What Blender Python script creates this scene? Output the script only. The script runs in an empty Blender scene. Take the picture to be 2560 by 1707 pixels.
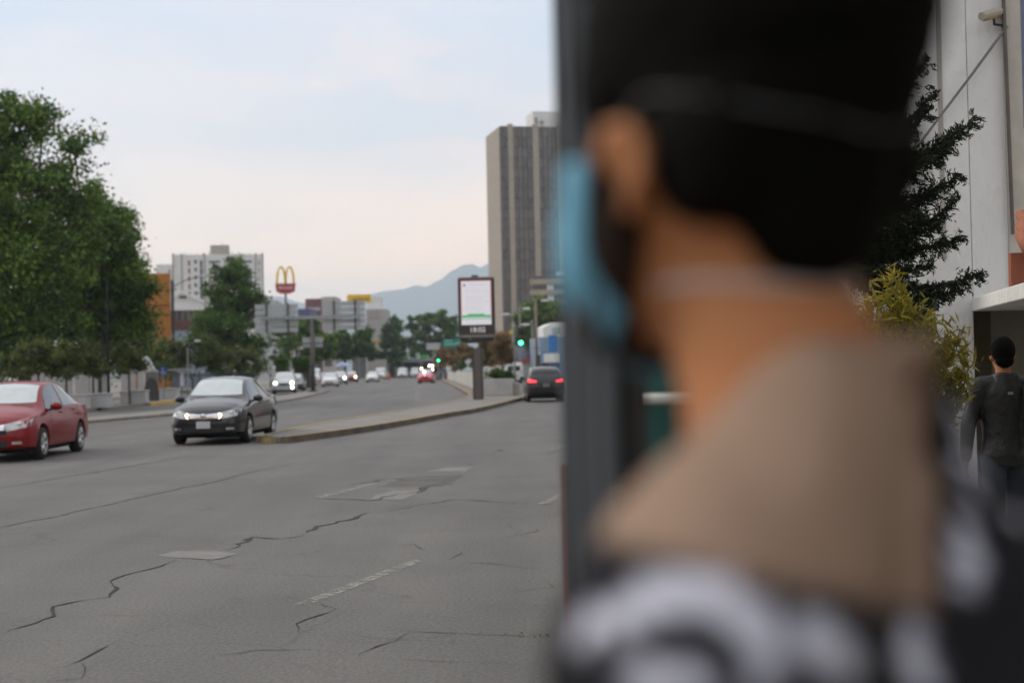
import bpy, bmesh, math, random
import numpy as np
from mathutils import Vector, Matrix, noise
from mathutils.bvhtree import BVHTree

random.seed(7)
scn = bpy.context.scene
COL = scn.collection
R = math.radians

# ---------------------------------------------------------------- camera
CAM_H = 1.55
F_PX = 50.0 / 36.0 * 2560.0
cam_data = bpy.data.cameras.new('camera')
cam = bpy.data.objects.new('camera', cam_data)
COL.objects.link(cam)
cam_data.sensor_width = 36.0
cam_data.lens = 50.0
cam_data.clip_start = 0.05
cam_data.clip_end = 30000.0
cam_data.dof.use_dof = True
cam_data.dof.focus_distance = 9.5
cam_data.dof.aperture_fstop = 2.25
PITCH = math.atan((920 - 853.5) / F_PX)
ROLL = R(-1.2)
CAM_R = Matrix.Rotation(R(90) + PITCH, 3, 'X') @ Matrix.Rotation(ROLL, 3, 'Z')
cam.matrix_world = Matrix.Translation((0, 0, CAM_H)) @ CAM_R.to_4x4()
scn.camera = cam

# ---------------------------------------------------------------- sky
SUN_DIR = Vector((-0.80, 0.25, 0.62)).normalized()
world = bpy.data.worlds.new('World')
scn.world = world
world.use_nodes = True
wt = world.node_tree
wt.nodes.clear()
def wn(t, **k):
    n = wt.nodes.new(t)
    for a, b in k.items():
        setattr(n, a, b)
    return n
w_out = wn('ShaderNodeOutputWorld')
w_bg = wn('ShaderNodeBackground')
w_sky = wn('ShaderNodeTexSky')
w_sky.sky_type = 'NISHITA'
w_sky.sun_disc = False
w_sky.sun_elevation = math.asin(SUN_DIR.z)
w_sky.sun_rotation = math.atan2(SUN_DIR.x, SUN_DIR.y)
w_sky.dust_density = 3.0
w_tc = wn('ShaderNodeTexCoord')
w_sep = wn('ShaderNodeSeparateXYZ')
wt.links.new(w_tc.outputs['Generated'], w_sep.inputs[0])
w_ramp = wn('ShaderNodeValToRGB')
cr = w_ramp.color_ramp
# overcast cloud deck seen from below: warm near the horizon, grey-blue above, brighter overhead
stops = [(0.0, (1.52, 0.98, 0.56)), (0.055, (1.44, 1.0, 0.65)), (0.105, (1.04, 0.845, 0.685)),
         (0.16, (0.68, 0.69, 0.72)), (0.235, (0.61, 0.665, 0.755)), (0.5, (0.84, 0.86, 0.91)), (1.0, (0.96, 0.96, 0.98))]
while len(cr.elements) < len(stops):
    cr.elements.new(0.5)
for e, (p, c) in zip(cr.elements, stops):
    e.position = p
    e.color = (*c, 1)
wt.links.new(w_sep.outputs['Z'], w_ramp.inputs[0])
w_map = wn('ShaderNodeMapping')
w_map.inputs['Scale'].default_value = (1.0, 1.0, 3.2)
wt.links.new(w_tc.outputs['Generated'], w_map.inputs[0])
w_n1 = wn('ShaderNodeTexNoise')
w_n1.inputs['Scale'].default_value = 3.6
w_n1.inputs['Detail'].default_value = 5.0
w_n1.inputs['Roughness'].default_value = 0.5
wt.links.new(w_map.outputs[0], w_n1.inputs['Vector'])
w_n2 = wn('ShaderNodeTexNoise')
w_n2.inputs['Scale'].default_value = 6.5
w_n2.inputs['Detail'].default_value = 6.0
w_n2.inputs['Distortion'].default_value = 0.6
wt.links.new(w_map.outputs[0], w_n2.inputs['Vector'])
def wramp(src, stops):
    r = wn('ShaderNodeValToRGB')
    while len(r.color_ramp.elements) < len(stops):
        r.color_ramp.elements.new(0.5)
    for e, (p, c) in zip(r.color_ramp.elements, stops):
        e.position = p
        e.color = (*c, 1)
    wt.links.new(src, r.inputs[0])
    return r
w_c1 = wramp(w_n1.outputs[0], [(0.34, (0.90, 0.95, 1.0)), (0.5, (1.0, 1.0, 1.0)), (0.66, (1.16, 1.06, 1.0))])
w_c2 = wramp(w_n2.outputs[0], [(0.56, (0, 0, 0)), (0.72, (0.55, 0.55, 0.55))])
w_mul = wn('ShaderNodeMix', data_type='RGBA', blend_type='MULTIPLY')
w_mul.inputs[0].default_value = 1.0
wt.links.new(w_ramp.outputs[0], w_mul.inputs[6])
wt.links.new(w_c1.outputs[0], w_mul.inputs[7])
w_pink = wn('ShaderNodeMix', data_type='RGBA')
wt.links.new(w_c2.outputs[0], w_pink.inputs[0])
wt.links.new(w_mul.outputs[2], w_pink.inputs[6])
w_pink.inputs[7].default_value = (0.90, 0.745, 0.69, 1)
w_sc = wn('ShaderNodeMix', data_type='RGBA', blend_type='MULTIPLY')
w_sc.inputs[0].default_value = 1.0
wt.links.new(w_sky.outputs[0], w_sc.inputs[6])
w_sc.inputs[7].default_value = (0.1, 0.1, 0.1, 1)
w_fin = wn('ShaderNodeMix', data_type='RGBA')
w_fin.inputs[0].default_value = 0.88          # cloud cover
wt.links.new(w_sc.outputs[2], w_fin.inputs[6])
wt.links.new(w_pink.outputs[2], w_fin.inputs[7])
wt.links.new(w_fin.outputs[2], w_bg.inputs['Color'])
w_bg.inputs['Strength'].default_value = 1.0
wt.links.new(w_bg.outputs[0], w_out.inputs['Surface'])

# ---------------------------------------------------------------- sun behind cloud
sun_data = bpy.data.lights.new('sun', 'SUN')
sun_data.energy = 1.15
sun_data.angle = R(18)
sun_data.color = (1.0, 0.90, 0.76)
sun = bpy.data.objects.new('sun', sun_data)
COL.objects.link(sun)
sun.rotation_euler = (-SUN_DIR).to_track_quat('-Z', 'Y').to_euler()

scn.view_settings.view_transform = 'Standard'
scn.view_settings.look = 'None'
scn.view_settings.gamma = 1.0
scn.view_settings.exposure = 0.38
scn.view_settings.use_curve_mapping = False
scn.cycles.use_denoising = True
scn.cycles.max_bounces = 6
scn.cycles.volume_bounces = 3
scn.cycles.caustics_reflective = False
scn.cycles.caustics_refractive = False
scn.cycles.sample_clamp_indirect = 6.0

# ---------------------------------------------------------------- placing helpers
def ray(px, py):
    return CAM_R @ Vector(((px - 1280) / F_PX, -(py - 853.5) / F_PX, -1.0))
def G(px, py, z=0.0):
    d = ray(px, py)
    t = (z - CAM_H) / d.z
    return Vector((d.x * t, d.y * t, z))
def D(px, py, Y):
    d = ray(px, py)
    t = Y / d.y
    return Vector((d.x * t, Y, CAM_H + d.z * t))
def lin(r, g, b):
    f = lambda c: (c / 255 / 12.92) if c / 255 <= 0.04045 else ((c / 255 + 0.055) / 1.055) ** 2.4
    return (f(r), f(g), f(b))

# ---------------------------------------------------------------- materials
MATS = {}
def M(name, rgb, rough=0.7, metal=0.0, var=0.12, scale=4.0, bump=0.0, bscale=None, spec=0.4, coat=0.0, emit=None, es=0.0,
      dirt=None, dirt_amt=0.5, dirt_scale=1.5, attr=None, attr2=None, stretch=None):
    if name in MATS:
        return MATS[name]
    m = bpy.data.materials.new(name)
    m.use_nodes = True
    nt = m.node_tree
    b = nt.nodes['Principled BSDF']
    b.inputs['Roughness'].default_value = rough
    b.inputs['Metallic'].default_value = metal
    b.inputs['Specular IOR Level'].default_value = spec
    if coat:
        b.inputs['Coat Weight'].default_value = coat
        b.inputs['Coat Roughness'].default_value = 0.06
    tc = nt.nodes.new('ShaderNodeTexCoord')
    vec = tc.outputs['Object']
    if stretch:
        mp = nt.nodes.new('ShaderNodeMapping')
        mp.inputs['Scale'].default_value = stretch
        nt.links.new(vec, mp.inputs[0])
        vec = mp.outputs[0]
    n = nt.nodes.new('ShaderNodeTexNoise')
    n.inputs['Scale'].default_value = scale
    n.inputs['Detail'].default_value = 6.0
    n.inputs['Roughness'].default_value = 0.6
    nt.links.new(vec, n.inputs['Vector'])
    mx = nt.nodes.new('ShaderNodeMix')
    mx.data_type = 'RGBA'
    rmp = nt.nodes.new('ShaderNodeMapRange')
    rmp.inputs[1].default_value = 0.3
    rmp.inputs[2].default_value = 0.7
    nt.links.new(n.outputs[0], rmp.inputs[0])
    nt.links.new(rmp.outputs[0], mx.inputs[0])
    lo = tuple(max(0, c * (1 - var)) for c in rgb)
    hi = tuple(min(1, c * (1 + var)) for c in rgb)
    mx.inputs[6].default_value = (*lo, 1)
    mx.inputs[7].default_value = (*hi, 1)
    out = mx.outputs[2]
    if attr:
        at = nt.nodes.new('ShaderNodeAttribute')
        at.attribute_name = attr
        m2 = nt.nodes.new('ShaderNodeMix')
        m2.data_type = 'RGBA'
        nt.links.new(at.outputs['Fac'], m2.inputs[0])
        nt.links.new(out, m2.inputs[6])
        m2.inputs[7].default_value = (*attr2, 1)
        out = m2.outputs[2]
    if dirt:
        dn = nt.nodes.new('ShaderNodeTexNoise')
        dn.inputs['Scale'].default_value = dirt_scale
        dn.inputs['Detail'].default_value = 8.0
        dn.inputs['Roughness'].default_value = 0.68
        nt.links.new(vec, dn.inputs['Vector'])
        dr = nt.nodes.new('ShaderNodeMapRange')
        dr.inputs[1].default_value = 0.48
        dr.inputs[2].default_value = 0.68
        dr.inputs[4].default_value = dirt_amt
        nt.links.new(dn.outputs[0], dr.inputs[0])
        m3 = nt.nodes.new('ShaderNodeMix')
        m3.data_type = 'RGBA'
        nt.links.new(dr.outputs[0], m3.inputs[0])
        nt.links.new(out, m3.inputs[6])
        m3.inputs[7].default_value = (*dirt, 1)
        out = m3.outputs[2]
    nt.links.new(out, b.inputs['Base Color'])
    if bump:
        bn = nt.nodes.new('ShaderNodeTexNoise')
        bn.inputs['Scale'].default_value = bscale or scale * 8
        bn.inputs['Detail'].default_value = 4.0
        nt.links.new(vec, bn.inputs['Vector'])
        bp = nt.nodes.new('ShaderNodeBump')
        bp.inputs['Strength'].default_value = bump
        bp.inputs['Distance'].default_value = 0.02
        nt.links.new(bn.outputs[0], bp.inputs['Height'])
        nt.links.new(bp.outputs[0], b.inputs['Normal'])
    if emit:
        b.inputs['Emission Color'].default_value = (*emit, 1)
        b.inputs['Emission Strength'].default_value = es
    MATS[name] = m
    return m

def leafmat(name, dark, light):
    if name in MATS:
        return MATS[name]
    m = bpy.data.materials.new(name)
    m.use_nodes = True
    nt = m.node_tree
    b = nt.nodes['Principled BSDF']
    b.inputs['Roughness'].default_value = 0.55
    b.inputs['Specular IOR Level'].default_value = 0.3
    at = nt.nodes.new('ShaderNodeAttribute')
    at.attribute_name = 'tint'
    mx = nt.nodes.new('ShaderNodeMix')
    mx.data_type = 'RGBA'
    nt.links.new(at.outputs['Fac'], mx.inputs[0])
    mx.inputs[6].default_value = (*dark, 1)
    mx.inputs[7].default_value = (*light, 1)
    nt.links.new(mx.outputs[2], b.inputs['Base Color'])
    tr = nt.nodes.new('ShaderNodeBsdfTranslucent')
    nt.links.new(mx.outputs[2], tr.inputs['Color'])
    ms = nt.nodes.new('ShaderNodeMixShader')
    ms.inputs[0].default_value = 0.28
    nt.links.new(b.outputs[0], ms.inputs[1])
    nt.links.new(tr.outputs[0], ms.inputs[2])
    nt.links.new(ms.outputs[0], nt.nodes['Material Output'].inputs['Surface'])
    MATS[name] = m
    return m

# ---------------------------------------------------------------- object helpers
def tag(o, label=None, cat=None, group=None, kind=None):
    if label: o['label'] = label
    if cat: o['category'] = cat
    if group: o['group'] = group
    if kind: o['kind'] = kind
    return o
def thing(name, loc=(0, 0, 0), rz=0.0, label=None, cat=None, group=None):
    o = bpy.data.objects.new(name, None)
    COL.objects.link(o)
    o.empty_display_size = 0.2
    o.location = loc
    o.rotation_euler = (0, 0, rz)
    return tag(o, label, cat, group)
def link_mesh(name, me, mat, parent=None):
    o = bpy.data.objects.new(name, me)
    COL.objects.link(o)
    if mat is not None and len(me.materials) == 0:
        me.materials.append(mat)
    if parent is not None:
        o.parent = parent
    return o
def copy_tree(o, parent=None):
    c = o.copy()
    COL.objects.link(c)
    c.parent = parent
    for ch in list(o.children):
        copy_tree(ch, c)
    return c
def repaint(root, old, new):
    for o in [root] + list(root.children_recursive):
        if o.type == 'MESH' and old in list(o.data.materials):
            o.data = o.data.copy()
            for i, m in enumerate(o.data.materials):
                if m == old:
                    o.data.materials[i] = new

class MB:
    def __init__(s):
        s.v = []; s.f = []
    def add(s, vs, fs):
        n = len(s.v)
        s.v.extend([tuple(p) for p in vs])
        s.f.extend([tuple(i + n for i in q) for q in fs])
        return s
    def box(s, cx, cy, cz, sx, sy, sz, rz=0.0):
        c, d = math.cos(rz), math.sin(rz)
        vs = []
        for z in (-1, 1):
            for y in (-1, 1):
                for x in (-1, 1):
                    X, Y = x * sx / 2, y * sy / 2
                    vs.append((cx + X * c - Y * d, cy + X * d + Y * c, cz + z * sz / 2))
        return s.add(vs, [(0, 2, 3, 1), (4, 5, 7, 6), (0, 1, 5, 4), (2, 6, 7, 3), (0, 4, 6, 2), (1, 3, 7, 5)])
    def box2(s, x0, x1, y0, y1, z0, z1):
        return s.box((x0 + x1) / 2, (y0 + y1) / 2, (z0 + z1) / 2, x1 - x0, y1 - y0, z1 - z0)
    def tube(s, pts, rad, n=8, cap=True):
        pts = [Vector(p) for p in pts]
        if not hasattr(rad, '__len__'):
            rad = [rad] * len(pts)
        vs = []; fs = []
        prev = None
        for i, p in enumerate(pts):
            a = pts[max(i - 1, 0)]; b = pts[min(i + 1, len(pts) - 1)]
            t = (b - a)
            if t.length < 1e-9: t = Vector((0, 0, 1))
            t.normalize()
            if prev is None:
                u = t.orthogonal().normalized()
            else:
                u = (prev - t * prev.dot(t))
                if u.length < 1e-6: u = t.orthogonal()
                u.normalize()
            prev = u
            w = t.cross(u)
            for k in range(n):
                an = 2 * math.pi * k / n
                vs.append(p + (u * math.cos(an) + w * math.sin(an)) * rad[i])
        for i in range(len(pts) - 1):
            for k in range(n):
                k2 = (k + 1) % n
                fs.append((i * n + k, i * n + k2, (i + 1) * n + k2, (i + 1) * n + k))
        if cap:
            fs.append(tuple(reversed(range(n))))
            fs.append(tuple((len(pts) - 1) * n + k for k in range(n)))
        return s.add(vs, fs)
    def cyl(s, p0, p1, r0, r1=None, n=12):
        return s.tube([p0, p1], [r0, r0 if r1 is None else r1], n)
    def prism(s, poly, z0, z1):
        n = len(poly)
        ar = sum(poly[i][0] * poly[(i + 1) % n][1] - poly[(i + 1) % n][0] * poly[i][1] for i in range(n))
        if ar < 0: poly = list(reversed(poly))
        vs = [(p[0], p[1], z0) for p in poly] + [(p[0], p[1], z1) for p in poly]
        fs = [tuple(reversed(range(n))), tuple(range(n, 2 * n))]
        for i in range(n):
            j = (i + 1) % n
            fs.append((i, j, n + j, n + i))
        return s.add(vs, fs)
    def xprism(s, poly, y0, y1):
        """polygon in (x,z), extruded along y"""
        n = len(poly)
        vs = [(p[0], y0, p[1]) for p in poly] + [(p[0], y1, p[1]) for p in poly]
        fs = [tuple(range(n)), tuple(reversed(range(n, 2 * n)))]
        for i in range(n):
            j = (i + 1) % n
            fs.append((j, i, n + i, n + j))
        return s.add(vs, fs)
    def ell(s, c, r, nu=20, nv=12, mat=None):
        if not hasattr(r, '__len__'): r = (r, r, r)
        vs = []; fs = []
        for j in range(1, nv):
            th = math.pi * j / nv
            for i in range(nu):
                ph = 2 * math.pi * i / nu
                p = Vector((r[0] * math.sin(th) * math.cos(ph), r[1] * math.sin(th) * math.sin(ph), r[2] * math.cos(th)))
                if mat is not None: p = mat @ p
                vs.append((p.x + c[0], p.y + c[1], p.z + c[2]))
        t = Vector((0, 0, r[2])); b = Vector((0, 0, -r[2]))
        if mat is not None: t = mat @ t; b = mat @ b
        T = len(vs); vs.append((c[0] + t.x, c[1] + t.y, c[2] + t.z))
        B = len(vs); vs.append((c[0] + b.x, c[1] + b.y, c[2] + b.z))
        for i in range(nu):
            i2 = (i + 1) % nu
            fs.append((T, i, i2))
            fs.append((B, (nv - 2) * nu + i2, (nv - 2) * nu + i))
            for j in range(nv - 2):
                fs.append((j * nu + i, (j + 1) * nu + i, (j + 1) * nu + i2, j * nu + i2))
        return s.add(vs, fs)
    def rings(s, rs, n=24):
        """horizontal elliptical rings (cx,cy,cz,rx,ry), capped"""
        vs = []; fs = []
        for (cx, cy, cz, rx, ry) in rs:
            for k in range(n):
                a = 2 * math.pi * k / n
                vs.append((cx + rx * math.cos(a), cy + ry * math.sin(a), cz))
        for i in range(len(rs) - 1):
            for k in range(n):
                k2 = (k + 1) % n
                fs.append((i * n + k, i * n + k2, (i + 1) * n + k2, (i + 1) * n + k))
        fs.append(tuple(reversed(range(n))))
        fs.append(tuple((len(rs) - 1) * n + k for k in range(n)))
        return s.add(vs, fs)
    def capsule(s, p0, r0, p1, r1, n=14):
        s.ell(p0, r0, n, 8); s.ell(p1, r1, n, 8)
        return s.tube([p0, p1], [r0, r1], n)
    def xf(s, m):
        s.v = [tuple(m @ Vector(p)) for p in s.v]
        return s
    def mesh(s, name):
        me = bpy.data.meshes.new(name)
        me.from_pydata(s.v, [], s.f)
        me.validate()
        me.update()
        return me
    def build(s, name, mat, parent=None, smooth=False, bevel=0.0, seg=2):
        me = s.mesh(name)
        if smooth:
            me.polygons.foreach_set('use_smooth', [True] * len(me.polygons))
        o = link_mesh(name, me, mat, parent)
        if bevel:
            b = o.modifiers.new('bevel', 'BEVEL')
            b.width = bevel; b.segments = seg; b.limit_method = 'ANGLE'
        return o

def text_mesh(txt, size, depth=0.01, bold=0.0):
    c = bpy.data.curves.new('txt', 'FONT')
    c.body = txt; c.size = size; c.extrude = depth; c.offset = bold
    c.align_x = 'CENTER'; c.align_y = 'CENTER'; c.resolution_u = 3
    o = bpy.data.objects.new('txt', c)
    COL.objects.link(o)
    dg = bpy.context.evaluated_depsgraph_get()
    me = bpy.data.meshes.new_from_object(o.evaluated_get(dg))
    bpy.data.objects.remove(o)
    bpy.data.curves.remove(c)
    me.materials.clear()
    return me

# ---------------------------------------------------------------- foliage
def leaf_mesh(name, centers, size, rng, aspect=0.55, tint=None, up=0.35, dirs=None):
    n = len(centers)
    d = rng.normal(size=(n, 3)) if dirs is None else dirs + rng.normal(size=(n, 3)) * 0.25
    d /= np.linalg.norm(d, axis=1)[:, None] + 1e-9
    q = rng.normal(size=(n, 3)) + np.array([0, 0, up])
    w = np.cross(d, q)
    w /= np.linalg.norm(w, axis=1)[:, None] + 1e-9
    s = (size * rng.uniform(0.6, 1.35, n))[:, None]
    c = np.asarray(centers)
    V = np.empty((n, 4, 3))
    V[:, 0] = c - d * s * 0.5
    V[:, 1] = c + w * s * aspect * 0.5
    V[:, 2] = c + d * s * 0.5
    V[:, 3] = c - w * s * aspect * 0.5
    me = bpy.data.meshes.new(name)
    me.vertices.add(n * 4)
    me.vertices.foreach_set('co', V.reshape(-1))
    me.loops.add(n * 4)
    me.loops.foreach_set('vertex_index', np.arange(n * 4, dtype=np.int32))
    me.polygons.add(n)
    me.polygons.foreach_set('loop_start', np.arange(n, dtype=np.int32) * 4)
    me.polygons.foreach_set('loop_total', np.full(n, 4, dtype=np.int32))
    me.update(calc_edges=True)
    at = me.attributes.new('tint', 'FLOAT', 'FACE')
    at.data.foreach_set('value', np.clip(tint if tint is not None else rng.uniform(0, 1, n), 0, 1).astype(np.float32))
    return me

def crown_points(blobs, n, rng, clump=0.6, nclump=None):
    vol = np.array([b[3] * b[4] * b[5] for b in blobs]) ** (2 / 3)
    vol = vol / vol.sum()
    nclump = nclump or max(20, n // 90)
    pts = []; tints = []
    for b, w in zip(blobs, vol):
        k = max(4, int(nclump * w))
        m = int(n * w / k) + 1
        for _ in range(k):
            u = rng.normal(size=3); u /= np.linalg.norm(u)
            r = rng.uniform(0.12, 1.06) ** 0.55
            cc = np.array(b[:3]) + u * r * np.array(b[3:6])
            cr_ = clump * rng.uniform(0.5, 1.25)
            g = rng.normal(size=(m, 3)) * cr_ * np.array([0.55, 0.55, 0.38])
            pts.append(cc + g)
            tints.append(np.clip(rng.uniform(0.1, 0.75) + rng.normal(size=m) * 0.16, 0, 1))
    return np.concatenate(pts), np.concatenate(tints)

def tree(name, loc, blobs, n, leaf, mat, trunk_h, trunk_r, bark, label, cat='tree', group=None, seed=1, clump=0.6, lean=(0, 0), aspect=0.55):
    """blobs are (x,y,z,rx,ry,rz) relative to loc"""
    rng = np.random.default_rng(seed)
    t = thing(name, loc, 0, label, cat, group)
    pts, tn = crown_points(blobs, n, rng, clump)
    me = leaf_mesh('crown', pts, leaf, rng, aspect, tn)
    link_mesh('crown', me, mat, t)
    mb = MB()
    top = Vector((lean[0], lean[1], trunk_h))
    mb.tube([(0, 0, -0.05), (0.02, 0, trunk_h * 0.05), (lean[0] * .4, lean[1] * .4, trunk_h * 0.5), top], [trunk_r * 1.5, trunk_r * 1.05, trunk_r * 0.85, trunk_r * 0.6], 10)
    for b in blobs:
        e = Vector(b[:3])
        mid = top.lerp(e, 0.5) + Vector((0, 0, -0.1 * (e - top).length))
        mb.tube([top * 0.9, mid, e], [trunk_r * 0.5, trunk_r * 0.3, trunk_r * 0.1], 6)
    mb.build('trunk', bark, t, True)
    return t
# ================================================================ GROUND, ROAD, KERBS
def asphalt():
    m = M('asphalt', (0.106, 0.100, 0.091), 0.72, var=0.12, scale=0.35, bump=0.35, bscale=55, spec=0.5,
          dirt=(0.074, 0.070, 0.064), dirt_amt=0.6, dirt_scale=0.42)
    nt = m.node_tree
    b = nt.nodes['Principled BSDF']
    src = b.inputs['Base Color'].links[0].from_socket
    tc = next(n for n in nt.nodes if n.type == 'TEX_COORD')
    # fine stone grain
    g = nt.nodes.new('ShaderNodeTexNoise'); g.inputs['Scale'].default_value = 38; g.inputs['Detail'].default_value = 3
    nt.links.new(tc.outputs['Object'], g.inputs['Vector'])
    gr = nt.nodes.new('ShaderNodeMapRange'); gr.inputs[1].default_value = .3; gr.inputs[2].default_value = .7; gr.inputs[3].default_value = .68; gr.inputs[4].default_value = 1.28
    nt.links.new(g.outputs[0], gr.inputs[0])
    # wheel-polished lengthwise bands
    mp = nt.nodes.new('ShaderNodeMapping'); mp.inputs['Rotation'].default_value = (0, 0, R(10)); mp.inputs['Scale'].default_value = (0.9, 0.06, 1)
    nt.links.new(tc.outputs['Object'], mp.inputs[0])
    l = nt.nodes.new('ShaderNodeTexNoise'); l.inputs['Scale'].default_value = 1.0; l.inputs['Detail'].default_value = 4
    nt.links.new(mp.outputs[0], l.inputs['Vector'])
    lr = nt.nodes.new('ShaderNodeMapRange'); lr.inputs[1].default_value = .3; lr.inputs[2].default_value = .7; lr.inputs[3].default_value = .80; lr.inputs[4].default_value = 1.16
    nt.links.new(l.outputs[0], lr.inputs[0])
    mu = nt.nodes.new('ShaderNodeMath'); mu.operation = 'MULTIPLY'
    nt.links.new(gr.outputs[0], mu.inputs[0]); nt.links.new(lr.outputs[0], mu.inputs[1])
    mm = nt.nodes.new('ShaderNodeMix'); mm.data_type = 'RGBA'; mm.blend_type = 'MULTIPLY'; mm.inputs[0].default_value = 1
    nt.links.new(src, mm.inputs[6]); nt.links.new(mu.outputs[0], mm.inputs[7])
    # fine alligator cracking, in scattered areas only
    dn = nt.nodes.new('ShaderNodeTexNoise'); dn.inputs['Scale'].default_value = 1.3; dn.inputs['Detail'].default_value = 5
    nt.links.new(tc.outputs['Object'], dn.inputs['Vector'])
    va = nt.nodes.new('ShaderNodeVectorMath'); va.operation = 'SCALE'; va.inputs['Scale'].default_value = .9
    nt.links.new(dn.outputs['Color'], va.inputs[0])
    vb = nt.nodes.new('ShaderNodeVectorMath'); nt.links.new(tc.outputs['Object'], vb.inputs[0]); nt.links.new(va.outputs[0], vb.inputs[1])
    out = mm.outputs[2]
    for sc, wd, lo, hi, amt in ((.42, .012, .45, .62, .55), (1.5, .016, .54, .66, .5)):
        vo = nt.nodes.new('ShaderNodeTexVoronoi'); vo.feature = 'DISTANCE_TO_EDGE'; vo.inputs['Scale'].default_value = sc
        nt.links.new(vb.outputs[0], vo.inputs['Vector'])
        cr1 = nt.nodes.new('ShaderNodeMapRange'); cr1.inputs[1].default_value = 0; cr1.inputs[2].default_value = wd; cr1.inputs[3].default_value = amt; cr1.inputs[4].default_value = 0
        nt.links.new(vo.outputs['Distance'], cr1.inputs[0])
        mk = nt.nodes.new('ShaderNodeTexNoise'); mk.inputs['Scale'].default_value = .33 * (1 + sc); mk.inputs['Detail'].default_value = 3
        nt.links.new(tc.outputs['Object'], mk.inputs['Vector'])
        mr = nt.nodes.new('ShaderNodeMapRange'); mr.inputs[1].default_value = lo; mr.inputs[2].default_value = hi
        nt.links.new(mk.outputs[0], mr.inputs[0])
        pm_ = nt.nodes.new('ShaderNodeMath'); pm_.operation = 'MULTIPLY'
        nt.links.new(cr1.outputs[0], pm_.inputs[0]); nt.links.new(mr.outputs[0], pm_.inputs[1])
        mc = nt.nodes.new('ShaderNodeMix'); mc.data_type = 'RGBA'
        nt.links.new(pm_.outputs[0], mc.inputs[0]); nt.links.new(out, mc.inputs[6]); mc.inputs[7].default_value = (.03, .028, .026, 1)
        out = mc.outputs[2]
    nt.links.new(out, b.inputs['Base Color'])
    return m
ASPH = asphalt()
EARTH = M('earth', (0.13, 0.12, 0.09), 0.95, var=0.3, scale=0.05)
tag(MB().add([(-6500, -2500, -0.03), (6500, -2500, -0.03), (6500, 8600, -0.03), (-6500, 8600, -0.03)], [(0, 1, 2, 3)]).build('ground', EARTH), kind='structure')
road_poly = [(-60, -12), (30, -12), (30, 60), (14, 150), (0, 260), (-30, 420), (-70, 420), (-60, 280), (-45, 150), (-40, 60)]
road = MB().add([(x, y, 0) for x, y in road_poly], [tuple(range(len(road_poly)))]).build('road', ASPH)
tag(road, kind='structure')

PAVE = M('pavement', (0.20, 0.188, 0.17), 0.9, var=0.15, scale=0.8, bump=0.2, dirt=(0.13, 0.12, 0.11), dirt_amt=0.5, dirt_scale=0.7)
KERBD = M('kerb_stained', (0.12, 0.10, 0.075), 0.9, var=.3, scale=1.5, dirt=(.21, .16, .08), dirt_amt=.6, dirt_scale=.9, bump=.2)
KERB = M('kerb_concrete', (0.22, 0.195, 0.165), 0.9, var=0.2, scale=1.5, dirt=(0.11, 0.09, 0.075), dirt_amt=0.7, dirt_scale=1.2, bump=0.2)
YKERB = M('kerb_yellow_worn', (0.34, 0.25, 0.10), 0.85, var=0.2, scale=1.5, dirt=(0.19, 0.165, 0.125), dirt_amt=0.85, dirt_scale=1.1, bump=0.2)
YPAINT = M('kerb_yellow_fresh', (0.62, 0.36, 0.04), 0.8, var=0.15, scale=2, dirt=(0.25, 0.18, 0.09), dirt_amt=0.4)

def offset_line(pts, d):
    out = []
    for i, p in enumerate(pts):
        a = Vector(pts[max(i - 1, 0)][:2]); b = Vector(pts[min(i + 1, len(pts) - 1)][:2])
        t = (b - a).normalized()
        nrm = Vector((t.y, -t.x))
        out.append((p[0] + nrm.x * d, p[1] + nrm.y * d))
    return out
def kerb(pts, w, h, name, mat, parent):
    """kerb strip along pts, w to the right of travel"""
    o = offset_line(pts, w)
    o2 = offset_line(pts, w * 0.12)
    vs = []; fs = []
    for a, c, b in zip(pts, o2, o):
        vs += [(a[0], a[1], -0.01), (a[0], a[1], h * .8), (c[0], c[1], h), (b[0], b[1], h), (b[0], b[1], -0.01)]
    for i in range(len(pts) - 1):
        for k in range(4):
            fs.append((i * 5 + k, i * 5 + k + 1, (i + 1) * 5 + k + 1, (i + 1) * 5 + k))
    n = len(pts) - 1
    fs += [(4, 3, 2, 1, 0), tuple(n * 5 + k for k in range(5))]
    me = MB().add(vs, fs)
    return me.build(name, mat, parent)
def smooth_line(pts, n=8):
    out = []
    P = [Vector(p) for p in pts]
    for i in range(len(P) - 1):
        p0, p1, p2, p3 = P[max(i - 1, 0)], P[i], P[i + 1], P[min(i + 2, len(P) - 1)]
        for k in range(n):
            t = k / n
            out.append(0.5 * ((2 * p1) + (p2 - p0) * t + (2 * p0 - 5 * p1 + 4 * p2 - p3) * t * t + (3 * p1 - p0 - 3 * p2 + p3) * t ** 3))
    out.append(P[-1])
    return [tuple(p) for p in out]

# left pavement
lk = smooth_line([(-20.0, -8), (-19.6, 30), (-19.2, 62), (-19.4, 81), (-20.0, 110), (-24.0, 170), (-36, 280), (-52, 400)], 6)
far_l = [(-90, 400), (-90, -8)]
lpave = MB().prism(lk + far_l, -0.02, 0.13)
lp = lpave.build('pavement', PAVE); tag(lp, kind='structure')
kerb([(x + 0.16, y) for x, y in reversed(lk)], 0.155, 0.135, 'kerb', KERB, lp)
ya, yb = G(374, 1014), G(424, 1008)
MB().box((ya.x + yb.x) / 2 + 0.17, (ya.y + yb.y) / 2, 0.075, 0.05, abs(yb.y - ya.y), 0.17).build('painted_kerb', YPAINT, lp)
MB().box(-19.25, 87, 0.075, 0.05, 4.0, 0.17).build('painted_kerb', YPAINT, lp)

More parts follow.
